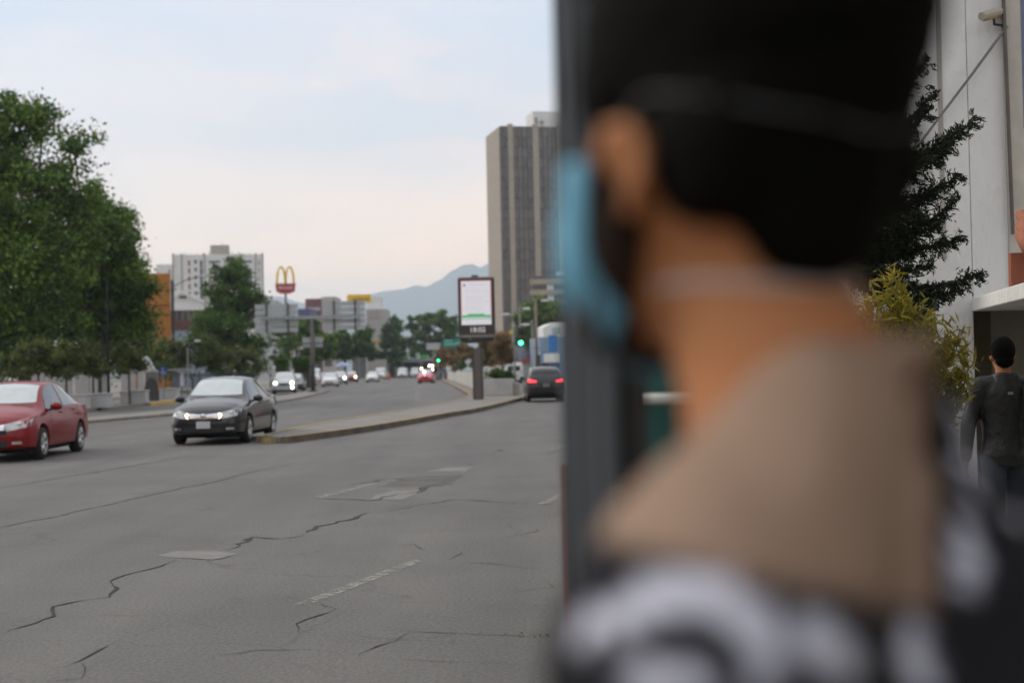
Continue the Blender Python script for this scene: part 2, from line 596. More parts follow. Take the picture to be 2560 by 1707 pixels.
# right pavement (man, post and white building stand on it)
rk = smooth_line([(-3.2, -9), (-0.9, 0), (0.85, 7), (2.6, 14), (5.4, 30), (7.2, 63), (6.3, 110), (2.2, 148), (-6, 290)], 6)
SW = 0.07
rpave = MB().prism(rk + [(40, 290), (40, -9)], -0.02, SW).build('pavement', PAVE); tag(rpave, kind='structure')
kerb([(x - 0.155, y) for x, y in rk], 0.15, SW + 0.004, 'kerb', KERB, rpave)

# slab joints of the near pavement
J = M('joint_dark', (0.06, 0.055, 0.05), 0.95)

# centre island with the clock screen, widening into the planted median
ISL = 0.15
isl_r = [(-5.15, 31.4), (-4.8, 32.6), (-3.72, 37.3), (-2.16, 46.9), (-1.39, 51.5), (-0.3, 62), (0.46, 71.6), (0.55, 84), (-3.9, 146), (-13.2, 290)]
isl_l = [(-5.6, 31.9), (-5.33, 37.6), (-4.6, 44.7), (-3.15, 56.6), (-2.35, 70), (-2.25, 76), (-2.6, 85), (-6.0, 140), (-15.9, 290)]
ir = smooth_line(isl_r, 5); il = smooth_line(isl_l, 5)
isl = MB().prism(ir + list(reversed(il)), -0.02, ISL - 0.006).build('median_island', PAVE); tag(isl, kind='structure')
def top_paint(pts, w, z, parent):
    a_ = offset_line(pts, w * .14); b_ = offset_line(pts, w * .98)
    vs = [(p[0], p[1], z) for pr in zip(a_, b_) for p in pr]
    MB().add(vs, [(2 * i, 2 * i + 1, 2 * i + 3, 2 * i + 2) for i in range(len(pts) - 1)]).build('kerb_paint', YKERB, parent)
ka = [(x + 0.02, y) for x, y in reversed(ir)]; kb = [(x - 0.02, y) for x, y in reversed(il)]
kerb(ka, -0.16, ISL, 'kerb', KERBD, isl); top_paint(ka, -.16, ISL + .004, isl)
kerb(kb, 0.16, ISL - 0.003, 'kerb', KERBD, isl); top_paint(kb, .16, ISL + .002, isl)
# broken nose of the island
rub = MB()
rng = random.Random(3)
for i in range(14):
    a = rng.uniform(0, 6.28); r = rng.uniform(0.02, .38)
    s_ = rng.uniform(.08, .22)
    rub.box(-5.3 + math.cos(a) * r, 31.6 + math.sin(a) * r * .8, 0.05, s_, s_ * .8, rng.uniform(.08, .14), rng.uniform(0, 3))
rub.build('broken_kerb_nose', YKERB, isl)

# low separator of the lateral road
sep = smooth_line([(-16.2, 30), (-14.2, 47), (-12.9, 56), (-12.2, 75), (-13.2, 95), (-14.7, 114)], 6)
sepl = [(x - 1.9, y) for x, y in sep]
sp = MB().prism(sep + [(-15.3, 115)] + list(reversed(sepl)), -0.02, 0.10).build('side_separator', PAVE); tag(sp, kind='structure')
kerb([(x + 0.02, y) for x, y in reversed(sep)], 0.15, 0.112, 'kerb', KERB, sp)

# cracks: open, dirt-filled joints in the asphalt
CRACK = M('crack_dirt', (0.035, 0.033, 0.03), 0.95, var=0.4, scale=3)
CRACK2 = M('crack_tar', (0.075, 0.072, 0.068), 0.9, var=0.3, scale=3)
def zp(x, y):
    return (x / 1.633, 1100 + y / 1.633)
def crack(pts, w, mat, jit=0.03, seed=0, z=0.004):
    rg = random.Random(seed)
    P = [G(*zp(*p)) for p in pts]
    dense = []
    for a, b in zip(P[:-1], P[1:]):
        k = max(2, int((b - a).length / 0.12))
        for i in range(k):
            dense.append(a.lerp(b, i / k))
    dense.append(P[-1])
    vs = []; fs = []
    off = 0
    for i, p in enumerate(dense):
        a = dense[max(i - 1, 0)]; b = dense[min(i + 1, len(dense) - 1)]
        t = (b - a); t.z = 0; t.normalize()
        nn = Vector((t.y, -t.x, 0))
        off = off * 0.75 + rg.uniform(-jit, jit) * 1.3
        e = min(1, i / 4, (len(dense) - 1 - i) / 4) + 0.05
        ww = w * e * rg.choice([.3, .5, .7, .9, 1.1, 1.5]) * (.62 + 1.3 * abs(noise.noise(p * 1.7)))
        vs += [p + nn * (off - ww / 2) + Vector((0, 0, z)), p + nn * (off + ww / 2) + Vector((0, 0, z))]
    for i in range(len(dense) - 1):
        fs.append((2 * i, 2 * i + 1, 2 * i + 3, 2 * i + 2))
    MB().add(vs, fs).build('crack', mat, road)
CR = [
 ([(-60, 365), (0, 355), (250, 305), (520, 245), (800, 185), (1060, 125), (1200, 100)], .045, CRACK2, .02),
 ([(-60, 205), (0, 195), (350, 135), (740, 70)], .05, CRACK2, .03),
 ([(0, 790), (130, 745), (210, 720), (190, 680), (260, 660), (420, 640), (460, 575), (560, 540), (640, 515), (720, 483)], .028, CRACK, .025),
 ([(720, 483), (870, 492), (980, 468)], .035, CRACK2, .03),
 ([(920, 450), (1000, 430), (1020, 415), (1040, 398), (1150, 405), (1240, 385)], .07, CRACK, .05),
 ([(1250, 378), (1265, 360), (1330, 345), (1440, 320), (1500, 305), (1560, 295)], .06, CRACK, .05),
 ([(1560, 295), (1700, 265), (1850, 240), (2300, 265)], .03, CRACK2, .04),
 ([(220, 940), (350, 900), (450, 855), (545, 805)], .022, CRACK, .02),
 ([(545, 805), (600, 788), (700, 760)], .012, CRACK2, .02),
 ([(1465, 885), (1490, 860), (1600, 820), (1670, 782)], .024, CRACK, .02),
 ([(1530, 755), (1670, 782), (1900, 788), (2100, 798), (2380, 808)], .016, CRACK2, .012),
 ([(1215, 785), (1200, 750), (1310, 715), (1370, 688), (1310, 665)], .026, CRACK, .025),
 ([(860, 905), (880, 880), (1050, 857), (1250, 855), (1465, 872)], .012, CRACK2, .02),
 ([(340, 975), (330, 905)], .02, CRACK, .02), ([(200, 990), (340, 968)], .02, CRACK, .02),
 ([(210, 720), (400, 715), (590, 722)], .015, CRACK2, .02),
 ([(1840, 492), (1890, 455)], .025, CRACK2, .02),
 ([(1270, 235), (1500, 247), (1700, 215), (1860, 150)], .05, CRACK2, .06),
 ([(1440, 185), (1610, 155), (1720, 165), (1850, 150)], .07, CRACK2, .1),
 ([(1720, 205), (1760, 190), (1840, 178)], .08, CRACK, .1),
 ([(1560, 420), (1700, 425), (1820, 455)], .02, CRACK2, .04),
 ([(1980, 50), (2060, 38)], .12, CRACK, .1), ([(1900, 95), (1980, 100)], .09, CRACK, .08), ([(1820, 90), (1870, 95)], .09, CRACK2, .08),
 ([(730, 735), (880, 770)], .012, CRACK2, .02), ([(1230, 445), (1560, 455)], .015, CRACK2, .03),
 ([(1740, 495), (2000, 505), (2300, 535)], .014, CRACK2, .02), ([(2050, 400), (2200, 375), (2200, 355)], .03, CRACK2, .03),
 ([(2080, 625), (2270, 600), (2250, 570)], .022, CRACK2, .03), ([(1480, 890), (1900, 905), (2250, 920)], .012, CRACK2, .02),
 ([(2200, 60), (2330, 30)], .04, CRACK2, .03), ([(380, 555), (460, 572)], .015, CRACK2, .01), ([(1100, 640), (1300, 660)], .012, CRACK2, .02),
]
for i, (p, w, m, j) in enumerate(CR):
    crack(p, w, m, j, i)
# weeds in the joint by the kerb
wr = np.random.default_rng(5)
wp = G(*zp(2230, 801))
wpts = np.array([[wp.x + wr.normal() * .12, wp.y + wr.normal() * .02, wr.uniform(0.005, .025)] for _ in range(50)])
tag(link_mesh('weeds', leaf_mesh('weeds', wpts, 0.02, wr, .3), leafmat('weed_leaf', (0.10, 0.12, 0.02), (0.25, 0.22, 0.04))),
    'tiny green weeds growing in the road joint near the pavement', 'weeds', kind='stuff')
# repaired patches
PATCH = M('patch_light', (0.185, 0.178, 0.168), 0.85, var=0.15, scale=2, bump=0.2, dirt=(0.12, 0.115, 0.107), dirt_amt=.75, dirt_scale=2.2)
PATCHD = M('patch_dark', (0.095, 0.09, 0.084), 0.9, var=0.2, scale=2, bump=0.2, dirt=(0.12, 0.114, 0.105), dirt_amt=.9, dirt_scale=1.4)
def flat(pts, name, mat, z):
    P = [G(*p) for p in pts]
    rg = random.Random(len(pts) + int(pts[0][0])); Q = []
    for a, b in zip(P, P[1:] + P[:1]):
        k = max(3, int((b - a).length / .12)); o_ = 0
        nn = Vector((-(b - a).y, (b - a).x, 0)).normalized()
        for i in range(k):
            o_ = o_ * .75 + rg.uniform(-.035, .035)
            Q.append(a.lerp(b, i / k) + nn * o_ * min(1, i / 2, (k - i) / 2))
    return MB().add([(p.x, p.y, z) for p in Q], [tuple(range(len(Q)))]).build(name, mat, road)
flat([zp(640, 470), zp(720, 452), zp(870, 450), zp(975, 463), zp(880, 488), zp(720, 480)], 'patch', PATCH, .0022)
flat([zp(1510, 240), zp(1600, 205), zp(1720, 203), zp(1640, 243)], 'patch', PATCH, .0022)
flat([zp(1740, 130), zp(1820, 112), zp(1960, 108), zp(1900, 128)], 'patch', PATCH, .0022)
flat([zp(1540, 190), zp(1650, 150), zp(1900, 140), zp(1800, 190)], 'patch', PATCHD, .0018)

# worn lane paint
def worn_paint():
    m = M('lane_paint_worn', (0.30, 0.29, 0.26), 0.8, var=0.1, scale=4)
    nt = m.node_tree
    b = nt.nodes['Principled BSDF']
    tc = next(n for n in nt.nodes if n.type == 'TEX_COORD')
    n = nt.nodes.new('ShaderNodeTexNoise'); n.inputs['Scale'].default_value = 9; n.inputs['Detail'].default_value = 8; n.inputs['Roughness'].default_value = .75
    nt.links.new(tc.outputs['Object'], n.inputs['Vector'])
    r_ = nt.nodes.new('ShaderNodeMapRange'); r_.inputs[1].default_value = .42; r_.inputs[2].default_value = .58; r_.inputs[3].default_value = .05; r_.inputs[4].default_value = .85
    nt.links.new(n.outputs[0], r_.inputs[0]); nt.links.new(r_.outputs[0], b.inputs['Alpha'])
    return m
PAINT = worn_paint()
def dash(a, b, w=0.12, mat=PAINT, z=.003):
    a, b = G(*a), G(*b)
    t = (b - a).normalized(); nn = Vector((t.y, -t.x, 0)) * w / 2
    vs = [a + nn, b + nn, b - nn, a - nn]
    MB().add([(p.x, p.y, z) for p in vs], [(0, 1, 2, 3)]).build('lane_dash', mat, road)
dash(zp(1230, 672), zp(1710, 490), .11)
dash(zp(1300, 235), zp(1535, 175), .16)
dash(zp(2215, 260), zp(2330, 205), .12)
dash(zp(450, 14), zp(620, -3), .22)
dash((200, 1063), (420, 1042), .2)
dash((1043, 1000), (1044, 975), .14)
dash((1035, 1003), (1040, 999), .14)
dash((1384, 1121), (1424, 1112), .2)
dash(zp(1360, 30), zp(1410, 24), .2)
dash((1052, 965), (1053, 952), .14)
# ================================================================ MOUNTAINS, FAR BUILDINGS
MTN = M('mountain_forest', (0.07, 0.085, 0.075), 0.95, var=0.25, scale=0.002)
def mountain(name, sil, Y, seed):
    """ridge seen at the listed pixels, with slopes falling towards and away from the viewer"""
    rg = random.Random(seed)
    ridge = []
    for (a, b) in zip(sil[:-1], sil[1:]):
        k = max(2, int((b[0] - a[0]) / 6))
        for i in range(k):
            t = i / k
            t = t * t * (3 - 2 * t) * .5 + t * .5
            ridge.append((a[0] + (b[0] - a[0]) * i / k, a[1] + (b[1] - a[1]) * t))
    ridge.append(sil[-1])
    vs = []; fs = []
    rows = 7
    for (px, py) in ridge:
        p = D(px, py, Y)
        for j in range(rows):
            t = j / (rows - 1) * 2 - 1
            h = max(0.0, p.z * (1 - abs(t)) ** 1.15)
            n = noise.noise(Vector((p.x * .004, t * 3, seed))) * 40 * (abs(t) if abs(t) < .9 else 0)
            vs.append((p.x, Y + t * Y * .16, h + n * (abs(t) > .01) - 1.0))
    for i in range(len(ridge) - 1):
        for j in range(rows - 1):
            a = i * rows + j
            fs.append((a, a + rows, a + rows + 1, a + 1))
    o = MB().add(vs, fs).build(name, MTN, None, True)
    return tag(o, kind='structure')
mountain('mountain', [(300, 850), (480, 790), (600, 752), (660, 744), (700, 740), (745, 754), (790, 766), (840, 770), (900, 748), (935, 733), (960, 727), (1010, 722), (1040, 712),
                      (1065, 716), (1100, 699), (1130, 676), (1160, 661), (1180, 659), (1200, 668), (1218, 660), (1300, 645), (1420, 660), (1700, 690), (2100, 740), (2600, 800)], 6500, 3)
mountain('foothill', [(560, 880), (760, 868), (900, 858), (1040, 850), (1250, 846), (1450, 850), (1800, 870)], 4200, 8)

CONC = M('concrete_beige', (0.36, 0.30, 0.235), 0.85, var=0.06, scale=0.3, dirt=(0.26, 0.235, 0.205), dirt_amt=.35, dirt_scale=.12)
CONCG = M('concrete_side', (0.33, 0.285, 0.235), 0.85, var=0.07, scale=0.2, dirt=(0.25, 0.235, 0.215), dirt_amt=.35, dirt_scale=.1)
WHITEW = M('white_render', (0.68, 0.68, 0.66), 0.85, var=0.05, scale=0.4, dirt=(0.52, 0.51, 0.49), dirt_amt=.35, dirt_scale=.25)
DARKG = M('dark_glass', (0.035, 0.04, 0.048), 0.12, var=0.25, scale=0.3, spec=0.6)
GL = [M('tower_glass_a', (0.098, 0.078, 0.060), 0.22, var=.2, scale=.4, spec=.55), M('tower_glass_b', (0.122, 0.098, 0.076), 0.3, var=.2, scale=.4, spec=.5),
      M('tower_glass_c', (0.076, 0.060, 0.047), 0.25, var=.2, scale=.4, spec=.55), M('tower_blind', (0.15, 0.128, 0.105), 0.5, var=.15, scale=.4),
      M('tower_glass_d', (0.106, 0.085, 0.067), 0.3, var=.2, scale=.4, spec=.5)]
STEELG = M('grey_steel', (0.16, 0.16, 0.165), 0.5, 0.5, var=.1)
MULL = M('tower_mullion', (0.075, 0.06, 0.05), 0.5, var=.1)

# ---- tower: near corner at px 1247, 480 m away
tc_ = D(1247, 317, 480)
TH = tc_.z
u_side = Vector((-4.8, 21, 0)).normalized(); u_front = Vector((u_side.y, -u_side.x, 0))
tower = thing('office_tower', (tc_.x, tc_.y, 0), math.atan2(u_front.y, u_front.x), 'tall brown glass office tower with beige concrete ribs behind the clock screen', 'office tower')
NF = 24
FH = TH / NF
FW, TD = 46.0, 21.5
MB().box2(0.3, FW, 0.35, TD, 0, TH - .4).build('core', MULL, tower)
side = []
for k in range(NF):
    MB().box2(-0.02, 0.3, 0.0, TD, k * FH + .09, (k + 1) * FH - .0).build('panel', CONCG, tower)
MB().box2(0.02, 0.30, 0.05, TD - .05, 0, TH).build('side_wall', M('joint_grey', (0.2, 0.185, 0.17), .9), tower)
bays = [(0.35, 2.9, 2), (4.7, 11.5, 4), (13.6, 20.4, 4), (22.5, 29.3, 4), (31.4, 38.2, 4)]
ribs = [(2.9, 4.7), (11.5, 13.6), (20.4, 22.5), (29.3, 31.4), (38.2, 40.3)]
for (a, b) in ribs:
    MB().box2(a, b, -0.75, 0.36, 0, TH + 0.9).build('rib', CONC, tower, bevel=.05)
rg = random.Random(21)
stuff = MB()
pm = {}
for bi, (a, b, n) in enumerate(bays):
    w = (b - a) / n
    for k in range(NF):
        rowp = rg.random()
        for j in range(n):
            x0, x1 = a + j * w + .12, a + (j + 1) * w - .12
            z0, z1 = k * FH + .14, (k + 1) * FH - .14
            if bi > 2:
                stuff.box2(x0, x1, 0.02, .34, z0, z1)
                continue
            g = rg.random()
            if 9 <= k <= 15 and rowp > .45: mi = 3 if g < .55 else 1
            else: mi = 3 if g < .10 else (1 if g < .35 else (2 if g < .62 else (4 if g < .8 else 0)))
            key = (round(x1 - x0, 3), mi)
            if key not in pm:
                me = MB().box2(-(x1 - x0) / 2, (x1 - x0) / 2, -.16, .16, -(z1 - z0) / 2, (z1 - z0) / 2).mesh('pane')
                me.materials.append(GL[mi]); pm[key] = me
            o = bpy.data.objects.new('pane', pm[key]); COL.objects.link(o); o.parent = tower
            o.location = ((x0 + x1) / 2, .18 + rg.uniform(-.01, .01), (z0 + z1) / 2)
tag(stuff.build('far_pane', GL[0], tower), kind='stuff')
for (a, b, n) in bays:
    for j in range(n + 1):
        x = a + (b - a) * j / n
        MB().box2(x - .09, x + .09, -.32, .3, 0, TH - .36).build('mullion', MULL, tower)
for (a, b, n) in bays:
    MB().box2(a, b, 0.0, .5, TH - .35, TH + .25).build('parapet', MULL, tower)
MB().box2(13.2, 30, 5, 15, TH - .5, TH + 6.4).build('roof_plant_room', WHITEW, tower)
MB().box2(14.0, 14.6, 4.8, 5.02, TH + 2.2, TH + 4.2).build('louvre', MULL, tower)
mb = MB(); mb.cyl((16.2, 4.6, TH), (16.2, 4.6, TH + 4), .12, .06, 6); mb.box(16.2, 4.6, TH + 2.6, 1.4, .1, .7); mb.build('antenna', STEELG, tower)

# ---- terraced concrete building in front of the tower
p0 = D(1325, 745, 330)
tb = thing('terraced_building', (p0.x, 330, 0), R(-8), 'low concrete building with stacked balcony bands below the brown tower', 'building')
zz = lambda py: D(1325, py, 330).z
MB().box2(0.6, 15, 1.0, 14, 0, zz(690)).build('wall', DARKG, tb)
for a, b, x0 in ((712, 699, 0.0), (738, 725, 0.0), (764, 752, 0.0), (790, 778, 0)):
    MB().box2(x0, 15.4, 0, 14.4, zz(a), zz(b)).build('balcony_band', CONC, tb, bevel=.04)
for x in (4.0, 10.0):
    MB().box2(x, x + 1.6, .5, 1.4, 0, zz(700)).build('column', WHITEW, tb)
MB().box2(6, 12, 3, 10, zz(699), zz(680)).build('roof_block', WHITEW, tb)

# ---- white apartment block (left)
ab = thing('apartment_block', D(430, 637, 500).xy.to_3d(), R(10), 'white high-rise apartment block with red and dark window columns, rising behind the conical tree', 'apartment block')
s5 = 500 / F_PX
HX = lambda px: (px - 430) * s5
HZ = lambda py, px=430: D(px, py, 500).z
AH = HZ(637)
MB().box2(0, HX(655), 0, 16, 0, AH).build('wall', WHITEW, ab)
MB().box2(-HX(470) * 1.0, 0.01 - .02, 3, 14, 0, HZ(659)).build('wing', WHITEW, ab)
for px in (430, 452, 508, 596, 634, 652):
    MB().box2(HX(px), HX(px) + .45, -.25, 0.0, 0, AH + .5).build('pilaster', CONCG, ab)
MB().box2(HX(523), HX(570), 4, 12, AH, HZ(611)).build('plant_room', CONCG, ab)
MB().cyl((HX(552), 6, HZ(611)), (HX(552), 6, HZ(600)), .12, .05, 6).build('aerial', STEELG, ab)
REDW = M('window_red_frame', (0.28, 0.07, 0.05), .6)
NAVY = M('window_blue_strip', (0.035, 0.055, 0.09), .3, var=.2)
for k in range(9):
    py = 652 + k * 19.6
    z1 = HZ(py); z0 = HZ(py + 13)
    w = MB().box2(HX(469), HX(474), -.08, .1, z0, z1).build('window', REDW, ab)
    MB().box2(HX(469) + .1, HX(474) - .1, -.12, -.081, z0 + (z1 - z0) * .62, z1 - .1).build('pane', DARKG, w)
    MB().box2(HX(484), HX(490.5), -.08, .1, z0 + .8, z1 + .2).build('window', DARKG, ab)
    MB().box2(HX(520), HX(548), -.08, .1, z0 + .9, z1 - .1).build('window', M('window_grey', (0.10, 0.10, 0.105), .4), ab)
    MB().box2(HX(498), HX(504), -.1, .1, z0 - .6, z0 + 1.95).build('window', NAVY, ab)
    MB().box2(HX(604), HX(626), -.08, .1, z0 + .9, z1 - .1).build('window', M('window_grey', (0.10, 0.10, 0.105), .4), ab)
    MB().box2(HX(643), HX(645), -.08, .1, z0, z1).build('window', DARKG, ab)
    MB().box2(-HX(440), -HX(437), 2.9, 3.05, z0 - 3, z0 - 1).build('window', DARKG, ab)
rr = random.Random(4)
for i in range(16):
    px = 432 + i * 14.5
    if 520 < px < 572: continue
    MB().box2(HX(px), HX(px) + .5, .1, .5, AH, AH + rr.uniform(.4, 1.0)).build('roof_post', WHITEW, ab)

# ---- orange building
ORANGE = M('orange_render', (0.40, 0.155, 0.035), 0.85, var=.08, scale=.6, dirt=(0.30, 0.115, 0.03), dirt_amt=.4, dirt_scale=.4)
pO = D(428, 870, 118)
ob = thing('orange_building', (pO.x, 118, 0), R(14), 'bright orange flat building with joint lines, half hidden behind the big left trees', 'building')
oz = lambda py: D(428, py, 118).z
MB().box2(-3.4, 0, 0, 16, 0.1, oz(788)).build('wall', ORANGE, ob)
MB().box2(-3.4, 0.02, -.03, 16.03, oz(788) + .07, oz(765)).build('wall', ORANGE, ob)
MB().box2(-3.4, 0.0, 0, 16, oz(765) + .07, oz(683)).build('wall', ORANGE, ob, bevel=.06)
MB().box2(-3.3, -.1, .1, 15.9, oz(788) - .01, oz(765) + .08).build('joint', J, ob)
MB().box2(-2.6, -1.3, -.7, .05, oz(818), oz(812)).build('awning', DARKG, ob)
MB().box2(0.06, 0.3, .3, .55, 0, oz(700)).build('downpipe', M('dark_pipe', (0.09, 0.085, 0.085), .6), ob)

# ---- shop building with the white gable
pg = D(428, 775, 165)
gb = thing('gable_shop', (pg.x, 165, 0), R(12), 'shop building with a small white gable above dark glass, right of the orange building', 'building')
gz = lambda py: D(428, py, 165).z
gx = lambda px: (px - 428) * 165 / F_PX
MB().box2(-3, gx(560), 0, 12, 0.1, gz(826)).build('ground_floor', M('pale_blue_front', (0.22, 0.27, 0.31), .6, var=.3, scale=1), gb)
MB().box2(-3, gx(560), -.1, 12, gz(826), gz(800)).build('red_fascia', M('maroon', (0.10, 0.04, 0.035), .7), gb)
MB().box2(-3, gx(560), .1, 12, gz(800), gz(776)).build('glass_storey', DARKG, gb)
MB().box2(-3, gx(510), -.2, 12.2, gz(776), gz(768)).build('cornice', WHITEW, gb)
MB().xprism([(gx(430), gz(768)), (gx(430), gz(745)), (gx(452), gz(731)), (gx(505), gz(757)), (gx(505), gz(768))], 0, 6).build('gable', WHITEW, gb)
gw = MB().box2(gx(448), gx(466), -.06, .05, gz(747), gz(740)).build('window', DARKG, gb)
MB().box2(gx(447), gx(467), -.1, -.061, gz(748.5), gz(747)).build('sill', WHITEW, gw)
for a, b in (((428, 747), (452, 728.5)), ((452, 728.5), (508, 755))):
    A = Vector((gx(a[0]), -.25, gz(a[1]))); B = Vector((gx(b[0]), -.25, gz(b[1])))
    MB().tube([A, B], .16, 4).build('eave_trim', M('white_trim', (.75, .75, .74), .6), gb)
for px in range(440, 560, 14):
    MB().box2(gx(px), gx(px) + .12, .0, .1, gz(800), gz(776)).build('mullion', STEELG, gb)

# ---- white low warehouse behind the sign gantry
SHED = M('shed_white', (0.42, 0.44, 0.44), .7, var=.06)
wz = lambda py, Y=300: D(700, py, Y).z
wl = thing('warehouse', (D(640, 800, 300).x, 300, 0), 0, 'pale grey warehouse with curved roof, below the tall fast food sign', 'building')
MB().xprism([(0.6, 0), (0.6, wz(758)), (2.4, wz(749)), (4.6, wz(751)), (6.2, wz(762)), (6.2, 0)], 0, 14).build('shell', SHED, wl)
# ---- blocks further along the avenue
def block(name, px0, px1, ytop, Y, mat, label, depth=12, win=None, cat='building'):
    a = D(px0, ytop, Y); b = D(px1, ytop, Y)
    t = thing(name, (a.x, Y, 0), 0, label, cat)
    MB().box2(0, b.x - a.x, 0, depth, 0, a.z).build('wall', mat, t)
    if win:
        for (wx0, wx1, wy0, wy1, wm) in win:
            p = D(wx0, wy0, Y); q = D(wx1, wy1, Y)
            MB().box2(p.x - a.x, q.x - a.x, -.12, .1, q.z, p.z).build('window', wm, t)
    return t
MAR = M('maroon_sign', (0.16, 0.075, 0.085), .7); PURP = M('purple_sign', (0.10, 0.09, 0.20), .6)
BEIGE = M('beige_render', (0.42, 0.40, 0.365), .85, var=.06, dirt=(.34, .32, .29), dirt_amt=.3)
block('maroon_block', 763, 808, 747, 320, MAR, 'dull maroon block standing between the two grey gantry panels', 10, [(768, 800, 769, 776, BEIGE)])
block('purple_block', 745, 776, 772, 260, PURP, 'low purple shop front behind the gap of the sign gantry', 8, [(752, 770, 790, 800, DARKG)])
block('white_block', 804, 838, 742, 300, BEIGE, 'plain pale block just left of the yellow shop sign', 10, [(812, 830, 900, 915, DARKG)])
bb = block('beige_tower_block', 915, 964, 773, 330, BEIGE, 'beige stepped building right of the yellow shop sign', 12,
      [(922, 950, 775, 796, M('grey_panel', (.36, .335, .31), .8)), (930, 952, 851, 856, YPAINT)])
MB().box2(.3, 3.2, 2, 8, D(915, 774, 330).z, D(915, 741, 330).z).build('upper_storey', WHITEW, bb)
MB().box2(-.2, .1, -.1, 3, 0, D(915, 790, 330).z).build('pier', WHITEW, bb)

# ---- yellow shop sign on a pole
ys = thing('shop_sign', (D(895, 757, 290).x, 290, 0), 0, 'long bright yellow shop sign with dark lettering on a pole', 'sign')
yx = 290 / F_PX
MB().box2((868 - 895) * yx, (928 - 895) * yx, -.2, .2, D(895, 752, 290).z, D(895, 736, 290).z).build('board', M('sign_yellow', (0.72, 0.45, 0.02), .5), ys, bevel=.05)
MB().box2((914 - 895) * yx, (928 - 895) * yx, -.2, .2, D(895, 757.5, 290).z, D(895, 752, 290).z - .004).build('board_tail', M('sign_yellow', (0.72, 0.45, 0.02), .5), ys)
MB().cyl((0, .5, 0), (0, .5, D(895, 745, 290).z), .25, n=8).build('pole', STEELG, ys)
rg = random.Random(2); mb = MB()
for i in range(13):
    x = (880 + i * 3.3 - 895) * yx; h = rg.choice([.28, .28, .5, .4])
    mb.tube([(x, -.22, D(895, 750, 290).z - .1), (x + .1, -.22, D(895, 750, 290).z + h), (x + .2, -.22, D(895, 750, 290).z)], .05, 4)
mb.build('lettering', M('brown_print', (0.16, 0.09, 0.02), .7), ys)

# ---- tall fast food sign: twin yellow arches over a red plaque
fy = 250; fs_ = fy / F_PX
fz = lambda py: D(714, py, fy).z
ff = thing('pole_sign', (D(714, 735, fy).x, fy, 0), R(14), 'fast food pole sign with twin yellow arches over a red plaque', 'sign')
ARCH = M('arch_yellow', (0.72, 0.50, 0.045), .45)
for cx in (-1, 1):
    pts = []
    for i in range(25):
        a = math.pi * i / 24
        pts.append((cx * 10.6 * fs_ - math.cos(a) * 10.2 * fs_, fz(712) + (fz(667.5) - fz(712)) * math.sin(a) ** .8))
    vs = []; fc = []
    w = 4.4 * fs_
    for i, (x, z) in enumerate(pts):
        a = pts[max(i - 1, 0)]; b = pts[min(i + 1, 24)]
        t = Vector((b[0] - a[0], b[1] - a[1])).normalized(); nn = Vector((-t.y, t.x))
        ww = w * (1.15 if abs(i - 12) > 6 else .9)
        for (s1, y) in ((1, -.42), (1, .42), (-1, .42), (-1, -.42)):
            vs.append((x + nn.x * s1 * ww * .5, y, z + nn.y * s1 * ww * .5))
    for i in range(24):
        for k in range(4):
            fc.append((i * 4 + k, i * 4 + (k + 1) % 4, i * 4 + 4 + (k + 1) % 4, i * 4 + 4 + k))
    fc += [(3, 2, 1, 0), (96, 97, 98, 99)]
    MB().add(vs, fc).build('arch', ARCH, ff)
pl = MB().xprism([(-25 * fs_, fz(709)), (25 * fs_, fz(709)), (22.5 * fs_, fz(729)), (10 * fs_, fz(734)), (-10 * fs_, fz(734)), (-22.5 * fs_, fz(729))], -.5, .5).build('plaque', M('plaque_red', (0.36, 0.035, 0.045), .5), ff)
tm = text_mesh("McDonald's", 9.5 * fs_, .02, .012)
to = link_mesh('lettering', tm, M('plaque_white', (0.60, 0.56, 0.56), .5), ff)
to.rotation_euler = (R(90), 0, 0); to.location = (0, -.53, fz(719.5)); to.scale = (.78, 1.1, 1)
MB().cyl((0, 0, 0), (0, 0, fz(734)), .26, .2, 10).build('pole', STEELG, ff)

# ---- footbridge / dark underpass portal at the end of the avenue
ub = thing('overpass', (D(905, 900, 330).x, 330, 0), 0, 'low grey concrete overpass with dark opening at the end of the avenue', 'overpass')
ux = lambda px: (px - 905) * 330 / F_PX
uz = lambda py: D(950, py, 330).z
CG = M('overpass_concrete', (0.21, 0.21, 0.205), .9, var=.12, scale=.4)
MB().box2(ux(880), ux(1010), 0, 12, uz(898), uz(878)).build('deck', CG, ub)
MB().box2(ux(880), ux(914), .4, 11, 0, uz(898)).build('abutment', CG, ub)
MB().box2(ux(914), ux(1004), 9, 10, 0, uz(898)).build('back_wall', M('portal_dark', (0.03, 0.032, 0.034), .9), ub)  # near-black sheet stands in for the darkness inside the opening
for px in (955, 990):
    MB().cyl((ux(px), .3, 0), (ux(px), .3, uz(868)), .3, n=8).build('column', CG, ub)
gs = thing('station_canopy', (D(1005, 900, 300).x, 300, 0), 0, 'flat shelter canopy with a bright green edge behind the far traffic', 'canopy')
cx_ = lambda px: (px - 1005) * 300 / F_PX
cz_ = lambda py: D(1030, py, 300).z
MB().box2(cx_(1000), cx_(1020), -.2, 4, cz_(895), cz_(890)).build('edge', M('canopy_green', (0.10, 0.42, 0.06), .5), gs)
MB().box2(cx_(1040), cx_(1069), -.2, 4, cz_(893), cz_(888.5)).build('edge', M('canopy_green', (0.10, 0.42, 0.06), .5), gs)
MB().box2(cx_(1000), cx_(1090), 0, 5, cz_(905), cz_(896)).build('fascia', M('grey_fascia', (.2, .215, .21), .7), gs)
for px in (1003, 1045, 1085):
    MB().box2(cx_(px), cx_(px) + .4, 1, 1.4, 0, cz_(905)).build('column', STEELG, gs)
